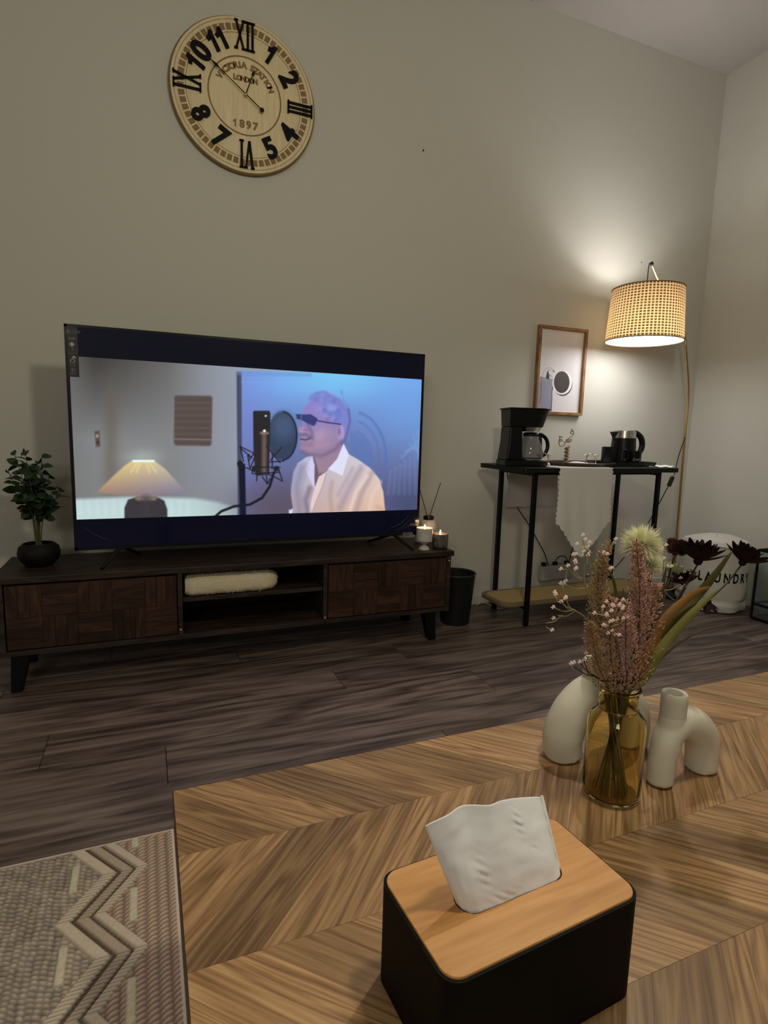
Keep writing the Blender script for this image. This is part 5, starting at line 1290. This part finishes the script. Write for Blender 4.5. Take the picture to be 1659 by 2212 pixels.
# burgundy flowers
def petal_flower(label, c, Y, face_dir, n, L, w, via, m=BURG, ms=STEMD, rows=3, cup=.9, name='dark_flower', petal='petal'):
    cc = at(*c, Y); t = thing(name, label, 'flower', NECK); o = Vector(t.location)
    stem_for(t, cc-Vector(face_dir).normalized()*.006, via, r=.0014, m=ms)
    pm = leaf_mesh(petal, L, w, m, fold=.35, curl=-.25)
    R0 = Vector(face_dir).to_track_quat('Z', 'Y').to_matrix().to_4x4()
    for r_ in range(rows):
        k_ = n-r_*3
        for i in range(k_):
            a = 2*math.pi*(i+.5*r_)/k_+random.uniform(-.12, .12); el = math.radians(18+r_*24)*cup+random.uniform(-.1, .1)
            ob = bpy.data.objects.new(petal, pm); C.objects.link(ob); ob.parent = t
            s_ = random.uniform(.8, 1.1)*(1-.12*r_)
            ob.matrix_local = Matrix.Translation(cc-o)@R0@Matrix.Rotation(a, 4, 'Z')@Matrix.Rotation(-el, 4, 'Y')@Matrix.Diagonal((s_, s_, s_, 1))
    b = MB(); b.sphere(cc-o, L*.16, 10, 8); b.build('flower_core', m, t, smooth=True)
petal_flower('large dark burgundy daisy flower left of the farthest right one', (1508, 1212), .66, (.25, .10, .9), 15, .046, .0085, [at(1395, 1420, .67), at(1460, 1300, .66)])
petal_flower('dark burgundy daisy flower at the far right edge', (1604, 1215), .66, (.45, .0, .8), 14, .040, .0075, [at(1400, 1440, .67), at(1470, 1350, .66), at(1560, 1270, .66)])
petal_flower('dark burgundy flower half hidden under the large one, beside the blades', (1478, 1262), .69, (-.2, .2, .9), 10, .028, .008, [at(1390, 1430, .68)])
petal_flower('drooping dark burgundy bud hanging over the floor behind the blades', (1532, 1300), .72, (.05, 0, -1), 6, .026, .007, [at(1400, 1440, .68), at(1480, 1340, .70)], rows=2, cup=1.6)
petal_flower('brownish pink cupped flower between pompom and burgundy flower', (1458, 1196), .71, (.1, -.1, 1), 9, .030, .016, [at(1390, 1430, .68)], m=mat('brown_pink_petal', srgb((84, 52, 44)), .7, var=.2, vscale=40), rows=3, cup=2.2)
petal_flower('pale sage green ruffled flower behind the pink spikes', (1452, 1245), .74, (.2, -.3, .9), 11, .030, .012, [at(1390, 1430, .70)], m=mat('sage_petal', srgb((142, 144, 108)), .8, var=.25, vscale=60), ms=STEM, cup=1.2)
petal_flower('small grey violet flower between sage flower and lettering of the bag', (1492, 1248), .75, (.2, -.2, .9), 12, .018, .0045, [at(1395, 1430, .70)], m=mat('grey_violet_petal', srgb((112, 100, 98)), .8), ms=STEM, cup=1.3)
# long blades
def blade(label, pts, Y, w, m, twist=.5):
    t = thing('blade_leaf', label, 'leaf', NECK); o = Vector(t.location); cnt[0] += 1
    foot, neck = base_pts(cnt[0]); n_ = len(pts)
    ctrl = [neck+Vector((.0, 0, -.03)), neck]+[at(*p, GVY+(Y-GVY)*(k+1)/n_) for k, p in enumerate(pts)]
    P = curve_pts(ctrl, 10); vs, fs = [], []
    for i, p in enumerate(P):
        u = i/(len(P)-1); ww = w*(math.sin(math.pi*min(1, u*.93+.02))**.9) if u < 1 else .0002
        tdir = (P[min(i+1, len(P)-1)]-P[max(i-1, 0)]).normalized(); view = Vector((-.6, -.7, .45)); s_ = tdir.cross(view).normalized(); nn = tdir.cross(s_)
        s_ = s_*math.cos(twist*u)+nn*math.sin(twist*u)
        vs += [p+s_*ww-o, p+nn*ww*.3-o, p-s_*ww-o]
    for i in range(len(P)-1):
        a = i*3; fs += [(a, a+3, a+4, a+1), (a+1, a+4, a+5, a+2)]
    ob = MB().add(vs, fs).build('blade', m, t, smooth=True); ob.modifiers.new('t', 'SOLIDIFY').thickness = .0005
    b = MB(); b.tube([foot-o, neck+Vector((0, 0, -.025))-o], .0018, 6); b.build('stem', STEM, t)
blade('long olive blade reaching up to the bag top, dividing the lettering', [(1382, 1450), (1450, 1350), (1530, 1260), (1582, 1190)], .64, .0095, LFG)
blade('rust orange blade leaning right under the dark flowers', [(1385, 1440), (1432, 1345), (1495, 1285), (1535, 1268)], .63, .0080, LFO)
blade('broad olive green blade lowest on the right side', [(1385, 1470), (1430, 1400), (1490, 1330), (1550, 1275)], .62, .0085, LFY, .2)
blade('dark green blade beside the stems on the right', [(1380, 1470), (1412, 1400), (1455, 1340), (1505, 1300)], .65, .0080, LFG, .9)
blade('narrow upright green blade right of the pink spikes', [(1385, 1430), (1420, 1320), (1440, 1222)], .66, .0055, mat('deep_green_blade', srgb((70, 72, 36)), .6), .3)
blade('thin bent grass blade arching left of the pink spikes', [(1332, 1430), (1332, 1300), (1322, 1245), (1305, 1225)], .66, .0025, LFG, .2)
blade('thin straight grass blade left of the tallest spike', [(1335, 1440), (1340, 1340), (1347, 1270)], .67, .0030, LFG, .2)
blade('thin long blade bowing low to the right over the floor', [(1380, 1480), (1430, 1420), (1500, 1370), (1580, 1345)], .64, .0020, mat('thin_brown_blade', srgb((86, 64, 50)), .7), .2)
